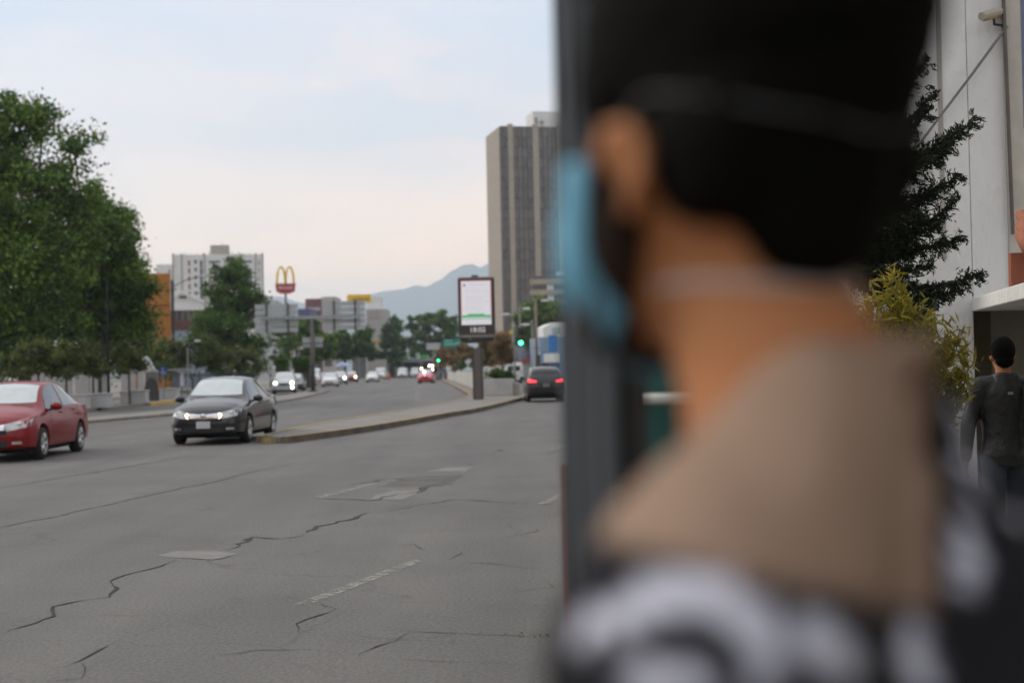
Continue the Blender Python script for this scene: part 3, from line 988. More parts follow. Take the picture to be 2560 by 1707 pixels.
MB().box2(cx_(1000), cx_(1090), 4.5, 5, 0.1, cz_(905)).build('back_wall', M('dim_grey_wall', (0.06, 0.065, 0.065), .8), gs)
# ================================================================ TREES AND PLANTING
ASHL = leafmat('ash_leaf', (0.012, 0.031, 0.005), (0.18, 0.305, 0.034))
DKL = leafmat('dark_leaf', (0.018, 0.044, 0.012), (0.14, 0.245, 0.045))
OLL = leafmat('olive_leaf', (0.026, 0.036, 0.010), (0.155, 0.195, 0.036))
LTL = leafmat('light_leaf', (0.035, 0.075, 0.014), (0.22, 0.33, 0.06))
BRL = leafmat('bronze_leaf', (0.10, 0.065, 0.028), (0.40, 0.25, 0.10))
OBL = leafmat('olive_bronze_leaf', (0.07, 0.06, 0.018), (0.30, 0.24, 0.07))
HEDGE = leafmat('hedge_leaf', (0.02, 0.05, 0.008), (0.13, 0.24, 0.03))
BARK = M('bark', (0.06, 0.05, 0.04), .95, var=.3, scale=3, bump=.4)
BARKG = M('bark_grey', (0.10, 0.09, 0.08), .95, var=.3, scale=3, bump=.4)

def px_blobs(base, Y, lst, dy=None):
    """crown lobes given as (px,py,rx_px,rz_px) at depth Y, relative to base"""
    s = Y / F_PX
    out = []
    for i, (px, py, rx, rz) in enumerate(lst):
        p = D(px, py, Y)
        yo = ((i * 0.618) % 1 - .5) * (dy if dy else rx * s * 1.2)
        out.append((p.x - base[0], yo, p.z - base[2], rx * s, max(rx, rz) * s * .85, rz * s))
    return out
def gbase(px, Y, z=0.13):
    p = D(px, 900, Y)
    return (p.x, Y, z)

# big ash trees on the left pavement
b = gbase(60, 70)
tree('ash_tree', b, px_blobs(b, 70, [(40, 330, 110, 85), (-60, 420, 140, 150), (60, 520, 150, 110), (150, 480, 85, 95), (-40, 680, 170, 130), (110, 690, 140, 120), (-120, 560, 150, 170),
     (120, 290, 45, 35), (180, 345, 50, 30), (60, 810, 150, 60), (-90, 810, 150, 70), (175, 600, 70, 80)], 3.2), 85000, .22, ASHL, 5.2, .34, BARK,
     'huge dense dark green tree at the left edge of the street', seed=11, clump=.72)
b = gbase(255, 76)
tree('ash_tree', b, px_blobs(b, 76, [(250, 620, 80, 90), (300, 560, 40, 45), (310, 650, 50, 70), (220, 540, 60, 60), (270, 740, 90, 80), (340, 690, 30, 40), (200, 700, 80, 100), (360, 730, 38, 28), (240, 820, 90, 40), (330, 800, 55, 40)], 3), 56000, .20, ASHL, 4.6, .26, BARK,
     'tall green tree sloping down towards the orange building', seed=12, clump=.64)
# dark backdrop trees behind the fence on the left
b = gbase(150, 92)
tree('park_tree', b, px_blobs(b, 92, [(120, 800, 150, 70), (250, 830, 130, 55), (0, 820, 150, 80), (-120, 800, 150, 90), (330, 850, 60, 40), (60, 900, 160, 60), (240, 900, 120, 50), (-80, 900, 140, 60), (350, 900, 60, 40)], 4), 26000, .30, DKL, 3.0, .3, BARK, 'shadowy dark tree filling the space behind the white garden wall', seed=13, clump=.8)

# small street trees along the left kerb
spots = [(30, 63, 60, 905, 46, 46), (95, 63.5, 95, 890, 40, 40), (165, 64, 160, 900, 45, 48), (232, 66, 228, 902, 42, 46), (322, 72, 320, 893, 50, 40)]
LBL = ['olive street tree standing behind the roof of the red car', 'small yellowish street tree above the red car boot', 'brown-green small street tree left of the low white planter',
       'small street tree just left of the dark lamp post', 'small yellow-green street tree over the white garden gate']
for i, (px, Y, cx, cy, rx, rz) in enumerate(spots):
    b = gbase(px, Y)
    tree('street_tree', b, px_blobs(b, Y, [(cx, cy, rx, rz), (cx - 22, cy + 8, rx * .6, rz * .6), (cx + 24, cy + 12, rx * .6, rz * .55), (cx, cy - 22, rx * .5, rz * .5)], 1.2), 3600, .15, OLL, 1.6, .07, BARKG,
         LBL[i], group='small trees along the left kerb', seed=30 + i, clump=.32)

# conical tree right of the gable shop
b = gbase(572, 112)
tree('conical_tree', b, px_blobs(b, 112, [(580, 684, 40, 42), (588, 665, 26, 26), (575, 722, 58, 44), (612, 705, 30, 30), (570, 760, 66, 50), (560, 815, 78, 50), (625, 765, 40, 40), (640, 742, 24, 14), (590, 860, 80, 40), (510, 830, 36, 50)], 2.2), 28000, .22, DKL, 4.5, .24, BARK,
     'dark green conical tree in front of the white apartment block', seed=41, clump=.55)
# lower bushes beneath
for i, (px, Y, lst, mat, lab) in enumerate([
    (480, 96, [(470, 880, 40, 40), (505, 875, 36, 40), (450, 900, 30, 30)], OLL, 'olive bush behind the small globe street lamp'),
    (545, 98, [(545, 885, 38, 34), (520, 905, 30, 28), (560, 910, 32, 26)], OLL, 'rounded olive bush above the dark sedan roof'),
    (610, 104, [(600, 895, 34, 36), (630, 900, 30, 34), (612, 925, 36, 24)], OLL, 'leafy bush right above the sedan rear window'),
    (440, 100, [(425, 885, 28, 40), (395, 900, 36, 34), (360, 890, 34, 34)], OLL, 'dense shrub at the foot of the orange building'),
    (675, 142, [(650, 870, 30, 46), (690, 862, 34, 40), (715, 890, 28, 30), (660, 915, 40, 26), (735, 860, 26, 34)], DKL, 'dark bush below the left gantry panel')]):
    b = gbase(px, Y)
    tree('bush', b, px_blobs(b, Y, lst, 1.5), 5200, .17, mat, 1.2, .08, BARK, lab, 'bush', 'bushes along the side road', 50 + i, .4)
# trees further along the avenue
for i, (nm, px, Y, lst, n, mat, lab) in enumerate([
    ('roadside_tree', 752, 175, [(735, 845, 42, 40), (765, 815, 40, 30), (800, 850, 40, 34), (745, 885, 46, 26), (800, 885, 40, 24)], 9000, LTL, 'light green roadside tree behind the gantry pole'),
    ('roadside_tree', 862, 215, [(860, 855, 32, 28), (895, 860, 32, 28), (840, 880, 36, 28), (910, 835, 22, 22), (920, 880, 24, 20)], 9000, DKL, 'dark roadside tree under the right gantry panel'),
    ('roadside_tree', 983, 300, [(985, 820, 24, 30), (968, 850, 20, 30), (1000, 858, 20, 36), (985, 890, 24, 26)], 7000, DKL, 'upright dark tree standing over the far white cars'),
    ('roadside_tree', 1075, 330, [(1050, 810, 36, 30), (1090, 800, 44, 26), (1125, 815, 36, 32), (1060, 850, 46, 32), (1120, 860, 44, 36), (1090, 880, 60, 24)], 15000, ASHL, 'broad round green tree left of the clock screen'),
    ('roadside_tree', 1330, 210, [(1310, 790, 30, 34), (1345, 775, 42, 30), (1385, 785, 40, 36), (1330, 825, 44, 34), (1400, 830, 40, 36), (1300, 840, 30, 30), (1355, 850, 44, 26)], 17000, LTL, 'green tree between the clock screen and the steel post'),
    ]):
    b = gbase(px, Y, 0.1)
    tree(nm, b, px_blobs(b, Y, lst, 3), int(n * 1.3), .18 + Y * .0013, mat, D(px, 890, Y).z, .25, BARK, lab, seed=70 + i, clump=.4 + Y * .0012)
# clipped hedge beside the side road
def hedge(name, px0, px1, y0, y1, Y, mat, label, n=2600, seed=1, depth=1.5):
    a = D(px0, y1, Y); c = D(px1, y0, Y)
    rng_ = np.random.default_rng(seed)
    w = c.x - a.x; h = c.z - a.z
    t = thing(name, ((a.x + c.x) / 2, Y, a.z), 0, label, 'hedge')
    pts = np.stack([rng_.uniform(-w / 2, w / 2, n), rng_.uniform(-depth / 2, depth / 2, n), rng_.uniform(0, h, n)], 1)
    k = rng_.integers(0, 3, n)
    pts[k == 0, 2] = h * (1 - .06 * rng_.random((k == 0).sum()))
    pts[k == 1, 1] = -depth / 2
    pts += rng_.normal(size=pts.shape) * .06
    link_mesh('foliage', leaf_mesh('foliage', pts, .2, rng_, .6), mat, t)
    MB().box2(-w / 2 + .15, w / 2 - .15, -depth / 2 + .15, depth / 2 - .15, -a.z + .1, h - .2).build('stems', BARK, t)
    return t
hedge('clipped_hedge', 690, 720, 897, 925, 128, HEDGE, 'short clipped green hedge block left of the white canopy', seed=2)
hedge('clipped_hedge', 733, 778, 895, 922, 132, HEDGE, 'clipped bright green hedge block right of the white canopy', seed=3)

# bronze shrubs in the median planter
for i, (px, Y, lst, mat, lab) in enumerate([
    (1112, 205, [(1108, 893, 22, 26), (1122, 885, 18, 22), (1100, 908, 16, 16)], BRL, 'brownish shrub at the far end of the median planter'),
    (1152, 165, [(1150, 890, 24, 30), (1168, 880, 20, 26), (1142, 910, 20, 18)], BRL, 'bronze feathery shrub left of the clock screen pole'),
    (1215, 118, [(1215, 880, 34, 36), (1195, 895, 22, 28), (1210, 858, 22, 26)], OBL, 'olive-bronze tall shrub right behind the clock screen pole'),
    (1256, 112, [(1255, 875, 28, 42), (1245, 850, 20, 26), (1268, 895, 22, 30)], BRL, 'tall bronze shrub right of the clock screen pole')]):
    b = gbase(px, Y, .2)
    tree('bronze_shrub', b, px_blobs(b, Y, lst, 1.5), 6500, .16 + Y * .001, mat, 1.3, .09, BARK, lab, 'shrub', 'shrubs in the median planter', 90 + i, .3, aspect=.35)
for i, (px, py, rx, rz, Y, lab) in enumerate([(1152, 914, 20, 12, 150, 'dark rounded shrub in the median planter, left of the screen pole'), (1252, 938, 13, 13, 80, 'round dark boxwood at the planter corner near the van'),
                                             (1238, 936, 12, 14, 79, 'dark boxwood next to the screen pole'), (1270, 940, 10, 10, 79, 'small dark boxwood at the right end of the planter')]):
    b = gbase(px, Y, .9 if Y < 100 else .2)
    tree('boxwood', b, px_blobs(b, Y, [(px, py, rx, rz)], .6), 1800, .10 + Y * .0005, DKL, .2, .05, BARK, lab, 'shrub', 'clipped shrubs in the planter', 110 + i, .18)

# ================================================================ MEDIAN PLANTER
PLW = M('planter_white', (0.46, 0.45, 0.43), .9, var=.08, scale=.6, dirt=(.30, .285, .26), dirt_amt=.55, dirt_scale=.8, bump=.1)
SOIL = M('soil', (.05, .04, .03), .95)
plt = thing('median_planter', (0, 0, ISL), 0, 'long whitewashed concrete planter along the median behind the clock screen', 'planter')
lw = smooth_line([(-1.75, 74.0), (-2.0, 84), (-2.75, 100), (-6.4, 160), (-10.2, 216)], 4)
rw = [(0.0, 73.0), (0.0, 84), (-1.0, 100), (-4.6, 160), (-8.6, 216)]
rw = smooth_line(rw, 4)
def wall_strip(pts, w, h, name):
    o = offset_line(pts, w)
    MB().prism(list(pts) + list(reversed(o)), 0, h).build(name, PLW, plt, bevel=.02)
wall_strip(lw, .25, 1.12, 'side_wall'); wall_strip(rw, -.25, .80, 'side_wall')
MB().box2(-1.72, 0.0, 72.75, 73.0, 0, .87).build('front_wall', PLW, plt, bevel=.02)
MB().box2(0.003, .35, 73.02, 74.2, 0, .62).build('low_block', M('planter_beige', (.36, .33, .28), .9, var=.1, dirt=(.25, .22, .18), dirt_amt=.5), plt, bevel=.02)
MB().prism([(x + .26, y) for x, y in lw] + [(x - .26, y) for x, y in reversed(rw)], .3, .68).build('soil', SOIL, plt)

# ================================================================ CLOCK SCREEN
pb = G(1196, 998, ISL)
SY = pb.y
st = thing('clock_screen', (pb.x, SY, ISL), R(-4), 'street information screen on a brown post showing the time 18:02', 'screen')
ss = SY / F_PX
sx = lambda px: (px - 1190) * ss
szz = lambda py: D(1190, py, SY).z - ISL
BRN = M('frame_dark_brown', (0.045, 0.034, 0.030), .45, var=.1)
PST = M('post_brown', (0.115, 0.092, 0.082), .6, var=.1, scale=2, dirt=(.08, .065, .06), dirt_amt=.4)
MB().box(0, .05, szz(870) / 2, .40, .30, szz(870)).build('post', PST, st, bevel=.03)
MB().box(.215, .05, szz(870) / 2, .03, .34, szz(870) - .01).build('post_edge', BRN, st)
MB().box(-.215, .05, szz(870) / 2, .03, .34, szz(870) - .01).build('post_edge', BRN, st)
hw = 45.5 * ss
MB().box2(-hw, hw, -.14, .24, szz(842), szz(697)).build('case', BRN, st, bevel=.03)
MB().box2(-hw + .02, hw + .0, -.12, .22, szz(697), szz(693)).build('top_trim', M('trim_metal', (.22, .2, .17), .5, .4), st)
MB().box2(-hw + .05, hw - .02, -.17, .2, szz(843.5), szz(837)).build('lower_trim', M('trim_metal', (.22, .2, .17), .5, .4), st)
low = [(-hw + .06, szz(843.5)), (hw - .03, szz(843.5)), (hw - .05, szz(851)), (hw * .55, szz(856.5)), (-hw * .55, szz(857.5)), (-hw + .1, szz(853))]
MB().xprism(list(reversed(low)), -.12, .2).build('lower_case', M('case_black', (.014, .014, .015), .4), st)
SCRW = M('screen_white', (.7, .7, .72), .3, var=.02, emit=(.80, .80, .86), es=.26)
MB().box2(-37.5 * ss, 37.5 * ss, -.16, -.141, szz(812), szz(703)).build('screen', SCRW, st)
SCRR = M('screen_red', (.5, .1, .1), .3, emit=(.5, .1, .1), es=.3)
for a in (-1, 1):
    MB().box2(a * 37.6 * ss - .015, a * 37.6 * ss + .015, -.165, -.1405, szz(790), szz(702)).build('screen_border', SCRR, st)
MB().box2(-37.6 * ss, 37.6 * ss, -.166, -.1402, szz(703), szz(701.4)).build('screen_border', SCRR, st)
GRN = M('screen_green', (.03, .35, .08), .3, emit=(.03, .42, .10), es=.3)
GRN2 = M('screen_green_soft', (.12, .42, .2), .3, emit=(.10, .45, .20), es=.25)
MB().box2(-36.5 * ss, 36.5 * ss, -.168, -.1605, szz(793.5), szz(788.5)).build('green_band', GRN, st)
MB().box2(-22 * ss, 20 * ss, -.17, -.1682, szz(793), szz(784.5)).build('green_band_glow_print', GRN2, st)
MB().box2(-37 * ss, 37 * ss, -.167, -.1603, szz(798.5), szz(796.8)).build('green_rule', GRN2, st)
TXT = M('screen_text', (.5, .47, .5), .4, emit=(.5, .46, .5), es=.45)
TXT2 = M('screen_text_pink', (.62, .5, .54), .4, emit=(.66, .52, .56), es=.45)
rg = random.Random(9)
for i, py in enumerate([724, 729, 733, 742, 747, 751, 755, 760, 764, 768, 774, 805]):
    x = -26; 
    mb = MB()
    end = rg.choice([20, 28, 31, 12, 31])
    while x < end:
        w = rg.uniform(2, 7)
        mb.box2(x * ss, (x + w) * ss, -.165, -.1607, szz(py + .9), szz(py - .7))
        x += w + 1.2
    mb.build('text_line', TXT2 if i % 3 == 2 else TXT, st)
mb = MB(); x = -18
while x < 30:
    w = rg.uniform(2, 6); mb.box2(x * ss, (x + w) * ss, -.165, -.1607, szz(713.4), szz(710.6)); x += w + 1
mb.build('text_line', TXT, st)
cr_ = MB(); cr_.ell((-29 * ss, -.163, szz(713)), (2.6 * ss, .004, 2.6 * ss), 14, 6); cr_.build('crest', M('crest_olive', (.10, .12, .05), .5), st, True)
tm = text_mesh('18:02', 18 * ss, .008, .0)
to = link_mesh('clock_digits', tm, M('digits', (.7, .68, .7), .4, emit=(.78, .74, .78), es=.28), st)
to.rotation_euler = (R(90), 0, 0); to.location = (2 * ss, -.155, szz(825)); to.scale = (1.02, 1, 1)
MB().ell((-17 * ss, -.13, szz(848)), (3.2 * ss, .02, 3.2 * ss), 12, 6).build('emblem', M('emblem_grey', (.14, .15, .15), .5), st, True)
mb = MB()
for i in range(9):
    mb.box2((-11 + i * 3.2) * ss, (-9 + i * 3.2) * ss, -.128, -.1195, szz(850), szz(846.5))
mb.build('emblem_lettering', M('emblem_teal', (.05, .07, .065), .5), st)
MB().box(-.06, .05, szz(691), .3, .12, .12).build('top_fitting', BRN, st)

# ================================================================ SIGN GANTRY SEEN FROM BEHIND
gp = G(783, 979, .1)
GY = gp.y
ga = thing('sign_gantry', (gp.x, GY, .1), 0, 'T-shaped road sign gantry seen from behind, with two large grey panels', 'sign gantry')
gs_ = GY / F_PX
X_ = lambda px: (px - 783) * gs_
Z_ = lambda py: D(783, py, GY).z - .1
ALU = M('aluminium_back', (0.40, 0.415, 0.415), .6, .1, var=.1, scale=.8, stretch=(.4, 1, 6))
POLE = M('gantry_pole', (0.115, 0.108, 0.105), .6, .2, var=.1)
BEAM = M('gantry_beam', (0.32, 0.34, 0.34), .5, .3)
MB().tube([(0, 0, 0), (0, 0, Z_(797))], [.18, .13], 12).build('pole', POLE, ga, True)
MB().box(0, 0, .04, .7, .7, .08).build('base_plate', POLE, ga)
MB().box2(X_(655), X_(905), .02, .24, Z_(797), Z_(789)).build('beam', BEAM, ga)
def panel(px0, px1, py0, py1, yy, dz=0):
    n = 5
    h = (Z_(py0) - Z_(py1)) / n
    for i in range(n):
        z0 = Z_(py1) + i * h + dz
        MB().box2(X_(px0), X_(px1), yy, yy + .04, z0 + .03, z0 + h - .03).build('slat', ALU, ga, bevel=.008)
    for f in (.27, .77):
        x = X_(px0) + (X_(px1) - X_(px0)) * f
        MB().box2(x - .07, x + .07, yy - .12, yy - .002, Z_(py1) + dz - .03, Z_(py0) + dz + .03).build('stiffener', POLE, ga)
panel(639, 747, 757, 830, .30, 0)
panel(809, 915, 753, 827, .30, 0)
for px0, px1, a, b_ in ((757, 779, 843, 857), (787, 808, 843, 857), (757, 779, 859, 868), (787, 808, 859, 868)):
    MB().box2(X_(px0), X_(px1), .28, .32, Z_(b_), Z_(a)).build('small_panel', ALU, ga, bevel=.01)
MB().box2(X_(757), X_(808), .2, .27, Z_(859), Z_(857)).build('crossbar', POLE, ga)
mb = MB(); mb.ell((X_(803), .3, Z_(800)), (.28, .2, .1), 12, 6); mb.build('lamp', WHITEW, ga, True)

# ================================================================ LEFT PAVEMENT FURNITURE
LP = lambda px, Y: D(px, 900, Y)
WALLW = M('garden_wall', (0.46, 0.455, 0.44), .9, var=.08, scale=.6, dirt=(.28, .275, .26), dirt_amt=.5, dirt_scale=.7, bump=.1)
def lbox(name, px0, px1, py0, py1, Y, mat, label, cat, depth=.4, bev=.02, rows=None):
    a = D(px0, py1, Y); c = D(px1, py0, Y)
    t = thing(name, ((a.x + c.x) / 2, Y, .13), 0, label, cat)
    w = c.x - a.x
    MB().box2(-w / 2, w / 2, 0, depth, 0, c.z - .13).build('body', mat, t, bevel=bev)
    MB().box2(-w / 2 - .04, w / 2 + .04, -.04, depth + .04, c.z - .128, c.z - .06).build('coping', mat, t, bevel=bev)
    return t
lbox('low_planter', 150, 212, 990, 1022, 63.6, WALLW, 'low white concrete planter right behind the red car', 'planter', .9)
lbox('low_planter', 214, 268, 986, 1018, 65.0, WALLW, 'low white concrete planter just left of the dark lamp post', 'planter', .9)
lbox('low_planter', 300, 321, 981, 1005, 73.5, WALLW, 'narrow white planter block with a dark gap on its right', 'planter', .7)
lbox('low_planter', 325, 364, 978, 1005, 73.8, WALLW, 'white planter block in front of the grey gate', 'planter', .7)
lbox('low_planter', 394, 441, 973, 996, 86, WALLW, 'white planter block under the blue disabled parking sign', 'planter', .9)
lbox('gate_pillar', 255, 269, 940, 1014, 67.5, WALLW, 'pale square gate pillar next to the dark lamp post', 'pillar', .5)
# garden wall built from render panels
gw_ = thing('garden_wall', (LP(190, 84).x, 84, .13), 0, 'pale rendered garden wall in panels behind the small street trees', 'wall')
for i, (a, c, t_, bt) in enumerate([(60, 112, 925, 990), (118, 178, 935, 990), (186, 222, 936, 990), (226, 266, 932, 990), (302, 338, 925, 985), (344, 393, 926, 988)]):
    p = D(a, t_, 84); q = D(c, t_, 84)
    MB().box2(p.x - LP(190, 84).x, q.x - LP(190, 84).x, 0, .25, 0, p.z - .13).build('panel', WALLW, gw_, bevel=.02)
# grey arched gate
gt = thing('iron_gate', (LP(378, 80).x, 80, .13), 0, 'grey sheet metal gate with arched dark foot between the planters', 'gate')
MB().box2(-.36, .36, 0, .06, 0, D(378, 930, 80).z - .13).build('leaf', M('gate_grey', (.22, .225, .22), .5, .3), gt)
pts = [(-.42, 0)] + [(-.42 + .84 * i / 12, .55 + .75 * math.sin(math.pi * i / 12) ** .5) for i in range(13)] + [(.42, 0)]
MB().xprism(pts, -.05, -.005).build('arched_panel', M('gate_dark', (.07, .07, .068), .6), gt)
# white curved plaster scroll on the gate post
sc = thing('plaster_scroll', (LP(372, 81.5).x, 81.5, .13), 0, 'white curved plaster ornament standing above the grey gate', 'ornament')
mb = MB(); z0 = D(372, 930, 81.5).z - .13
mb.box2(-.22, .22, -.2, .2, 0, z0)
pts = [(-.2 + .42 * (i / 10) ** 1.3, 0, z0 + .78 - .78 * (i / 10) ** 2) for i in range(11)]
mb.tube(pts, [.15] * 6 + [.17, .17, .18, .19, .2], 10)
mb.ell((-.24, 0, z0 + .76), (.14, .14, .12))
mb.build('scroll', M('plaster_white', (.55, .55, .53), .8), sc, True)
# tall dark lamp post
def lamp_post(name, px, pyb, pyt, Y, r, mat, label, arm=None, head=None, zb=.13, cat='street lamp', group='street lamps', hs=1.0):
    p = D(px, pyb, Y)
    t = thing(name, (p.x, Y, zb), 0, label, cat, group)
    h = D(px, pyt, Y).z - zb
    MB().tube([(0, 0, 0), (0, 0, h * .1), (0, 0, h)], [r * 1.6, r, r * .7], 10).build('pole', mat, t, True)
    if arm:
        e = D(arm[0], arm[1], Y)
        e = Vector((e.x - p.x, 0, e.z - zb))
        m_ = Vector((e.x * .5, 0, h + (e.z - h) * .72))
        MB().tube([(0, 0, h - .05), m_, e], [r * .6, r * .5, r * .45], 8).build('arm', mat, t, True)
        d = 1 if e.x > 0 else -1
        mb = MB(); mb.ell((e.x + d * .3 * hs, 0, e.z + .02), (.48 * hs, .17 * hs, .12 * hs), 14, 8)
        o = mb.build('lamp_head', M('lamp_head', (.55, .56, .55), .4), t, True)
        MB().ell((e.x + d * .34 * hs, 0, e.z - .07 * hs), (.3 * hs, .12 * hs, .08 * hs), 12, 6).build('lens', M('lamp_lens', (.6, .62, .6), .2), o, True)
    return t
DKP = M('pole_dark', (.016, .018, .018), .85, spec=.1)
GRP = M('pole_grey', (.22, .215, .205), .6, var=.15)
BRP = M('pole_wood', (.20, .155, .115), .85, var=.15, scale=2)
lamp_post('lamp_post', 272, 1013, 700, 66.5, .065, DKP, 'tall thin dark lamp post in front of the big left tree', None)
lamp_post('lamp_post', 435, 960, 716, 112, .055, DKP, 'dark lamp post with a long thin raised arm beside the orange building', (505, 691), hs=.6)
lamp_post('lamp_post', 471, 990, 868, 92, .045, GRP, 'short pale lamp post with a white head above the dark sedan', (488, 853), hs=.5)
lamp_post('lamp_post', 607, 930, 790, 120, .06, GRP, 'thin grey lamp post in front of the conical tree', (618, 782))
# disabled parking sign
ds = thing('parking_sign', (LP(408, 85).x, 85, .13), 0, 'blue disabled parking sign with white wheelchair symbol on a post', 'sign')
dz = D(408, 928, 85).z - .13
MB().cyl((0, .04, 0), (0, .04, dz), .035, n=8).build('post', GRP, ds)
MB().box(0, 0, dz, .50, .03, .50).build('plate', M('sign_blue', (.03, .06, .22), .5), ds, bevel=.01)
mb = MB()
ww = M('sign_white', (.6, .6, .62), .5)
mb.tube([(.1 * math.cos(a) - .01, -.022, dz - .06 + .12 * math.sin(a)) for a in [R(140 + i * 22) for i in range(12)]], .02, 6)
mb.tube([(-.04, -.022, dz + .1), (-.03, -.022, dz - .02), (.08, -.022, dz - .03), (.13, -.022, dz - .14), (.17, -.022, dz - .13)], .02, 6)
mb.ell((-.04, -.022, dz + .16), (.04, .01, .04), 10, 6)
mb.build('wheelchair_symbol', ww, ds)
# bus shelter / phone kiosk
ks = thing('phone_kiosk', (LP(448, 88).x, 88, .13), 0, 'grey phone kiosk with flat roof behind the dark sedan', 'kiosk')
kz = lambda py: D(448, py, 88).z - .13
MB().box2(-.75, .6, -.3, .9, kz(926), kz(921)).build('roof', M('kiosk_roof', (.25, .24, .22), .7), ks)
MB().box2(-.45, -.1, 0, .5, 0, kz(930)).build('phone_unit', M('kiosk_grey', (.14, .14, .155), .6), ks)
MB().box2(.05, .22, .0, .2, kz(965), kz(930)).build('white_panel', ww, ks)
MB().cyl((.13, .1, 0), (.13, .1, kz(926)), .05, n=8).build('post', GRP, ks)
# green fence behind the sedan
fe = thing('green_fence', (LP(540, 93).x, 93, .13), 0, 'dark green railing fence behind the dark sedan', 'fence')
FG = M('fence_green', (.022, .05, .042), .5)
MB().box2(-2.9, 2.4, .02, .05, .25, .33).build('rail', FG, fe); MB().box2(-2.9, 2.4, .02, .05, 1.35, 1.43).build('rail', FG, fe)
for i in range(46):
    MB().box2(-2.9 + i * .116, -2.86 + i * .116, -.02, .018, .1, 1.55).build('bar', FG, fe)
for i in range(4):
    MB().box2(-2.95 + i * 1.76, -2.85 + i * 1.76, .06, .16, 0, 1.65).build('post', FG, fe)
gi = thing('green_racks', (LP(430, 90).x, 90, .13), 0, 'green slatted bicycle rack beside the blue sign', 'rack')
for k in range(4):
    MB().box2(-.5, .45, 0, .05, .5 + k * .28, .58 + k * .28).build('slat', M('rack_green', (.02, .12, .05), .5), gi)
for x in (-.5, .4):
    MB().box2(x, x + .05, .052, .1, 0, 1.5).build('post', FG, gi)
# white canopy with column, side road
wc = thing('entrance_canopy', (LP(745, 150).x, 150, .1), 0, 'small white entrance canopy on a column near the gantry pole', 'canopy')
cz = lambda py: D(745, py, 150).z - .1
cxx = lambda px: (px - 745) * 150 / F_PX
MB().box2(cxx(716), cxx(750), 0, 2.5, cz(873), cz(866)).build('roof', BEIGE, wc)
MB().box2(cxx(726), cxx(736), .2, .7, 0, cz(873)).build('column', WHITEW, wc)
MB().box2(cxx(728.5), cxx(733), .15, .198, cz(884), cz(874)).build('notice', M('notice_orange', (.5, .25, .15), .6), wc)
MB().box2(cxx(737), cxx(744), .6, 1.6, 0, cz(873)).build('door', M('door_bluegrey', (.13, .15, .16), .5), wc)
# white bollard post
wb = thing('marker_post', (LP(683, 118).x, 118, .0), 0, 'white rounded marker post behind the silver car', 'post')
MB().tube([(0, 0, 0), (0, 0, D(683, 930, 118).z), (.02, 0, D(683, 920, 118).z), (.16, 0, D(683, 917, 118).z)], [.16, .15, .15, .12], 10).build('post', ww, wb, True)

# ================================================================ RIGHT OF THE SCREEN
# green road sign and its back-to-back neighbour
rs = thing('road_sign', (D(1098, 900, 205).x, 205, 0), 0, 'green overhead road sign with a grey panel on one mast, far along the median', 'road sign')
rx = lambda px: (px - 1098) * 205 / F_PX
rz_ = lambda py: D(1098, py, 205).z
MB().tube([(0, 0.1, 0), (0, .1, rz_(858))], [.16, .12], 8).build('mast', STEELG, rs)
MB().box2(rx(1066), rx(1150), .05, .15, rz_(863), rz_(860)).build('arm', STEELG, rs)
MB().box2(rx(1108), rx(1152), -.02, .04, rz_(869), rz_(848.5)).build('green_panel', M('sign_green', (.015, .22, .16), .5), rs)
mb = MB(); mb.box2(rx(1112), rx(1132), -.04, -.021, rz_(854), rz_(851.5)); mb.box2(rx(1112), rx(1140), -.04, -.021, rz_(862), rz_(859)); mb.box2(rx(1142), rx(1148), -.04, -.021, rz_(861), rz_(856))
mb.build('lettering', M('sign_pale', (.3, .5, .45), .5), rs)
MB().box2(rx(1067), rx(1101), -.02, .04, rz_(874), rz_(857)).build('grey_panel', ALU, rs)
# traffic signals
def signal(name, px, pyg, Y, label, base_z=.1, s=1.0, poleoff=0, es=9):
    g = D(px, pyg, Y)
    t = thing(name, (g.x + poleoff, Y, base_z), 0, label, 'traffic light', 'traffic lights')
    z = g.z - base_z
    MB().tube([(0, .15, 0), (0, .15, z + 1.0 * s)], [.08, .06], 8).build('pole', GRP, t)
    if poleoff:
        MB().tube([(0, .15, z + .5 * s), (-poleoff, .15, z + .5 * s)], .04, 6).build('arm', GRP, t)
    MB().box2(-poleoff - .18 * s, -poleoff + .18 * s, -.1, .1, z - .2 * s, z + .95 * s).build('housing', M('signal_black', (.02, .02, .02), .5), t, bevel=.03)
    for k, c in enumerate([M('signal_green', (.02, .5, .2), .3, emit=(.05, 1.0, .35), es=es), M('signal_amber_off', (.10, .06, .01), .3), M('signal_red_off', (.03, .006, .006), .3)]):
        MB().ell((-poleoff, -.11, z + k * .33 * s), (.13 * s, .04, .13 * s), 12, 6).build('lens', c, t, True)
        MB().tube([(-poleoff + .15 * s * math.cos(a), -.16, z + k * .33 * s + .15 * s * math.sin(a)) for a in [R(i * 18) for i in range(11)]], .02, 5).build('visor', M('signal_black', (.02, .02, .02), .5), t)
    return t
signal('traffic_light', 1302, 857, 110, 'traffic light showing bright green above the white van', s=1.25, poleoff=-.5, es=7)
signal('traffic_light', 1096, 901, 190, 'small green traffic light at the far end of the median', s=1.0, es=3)
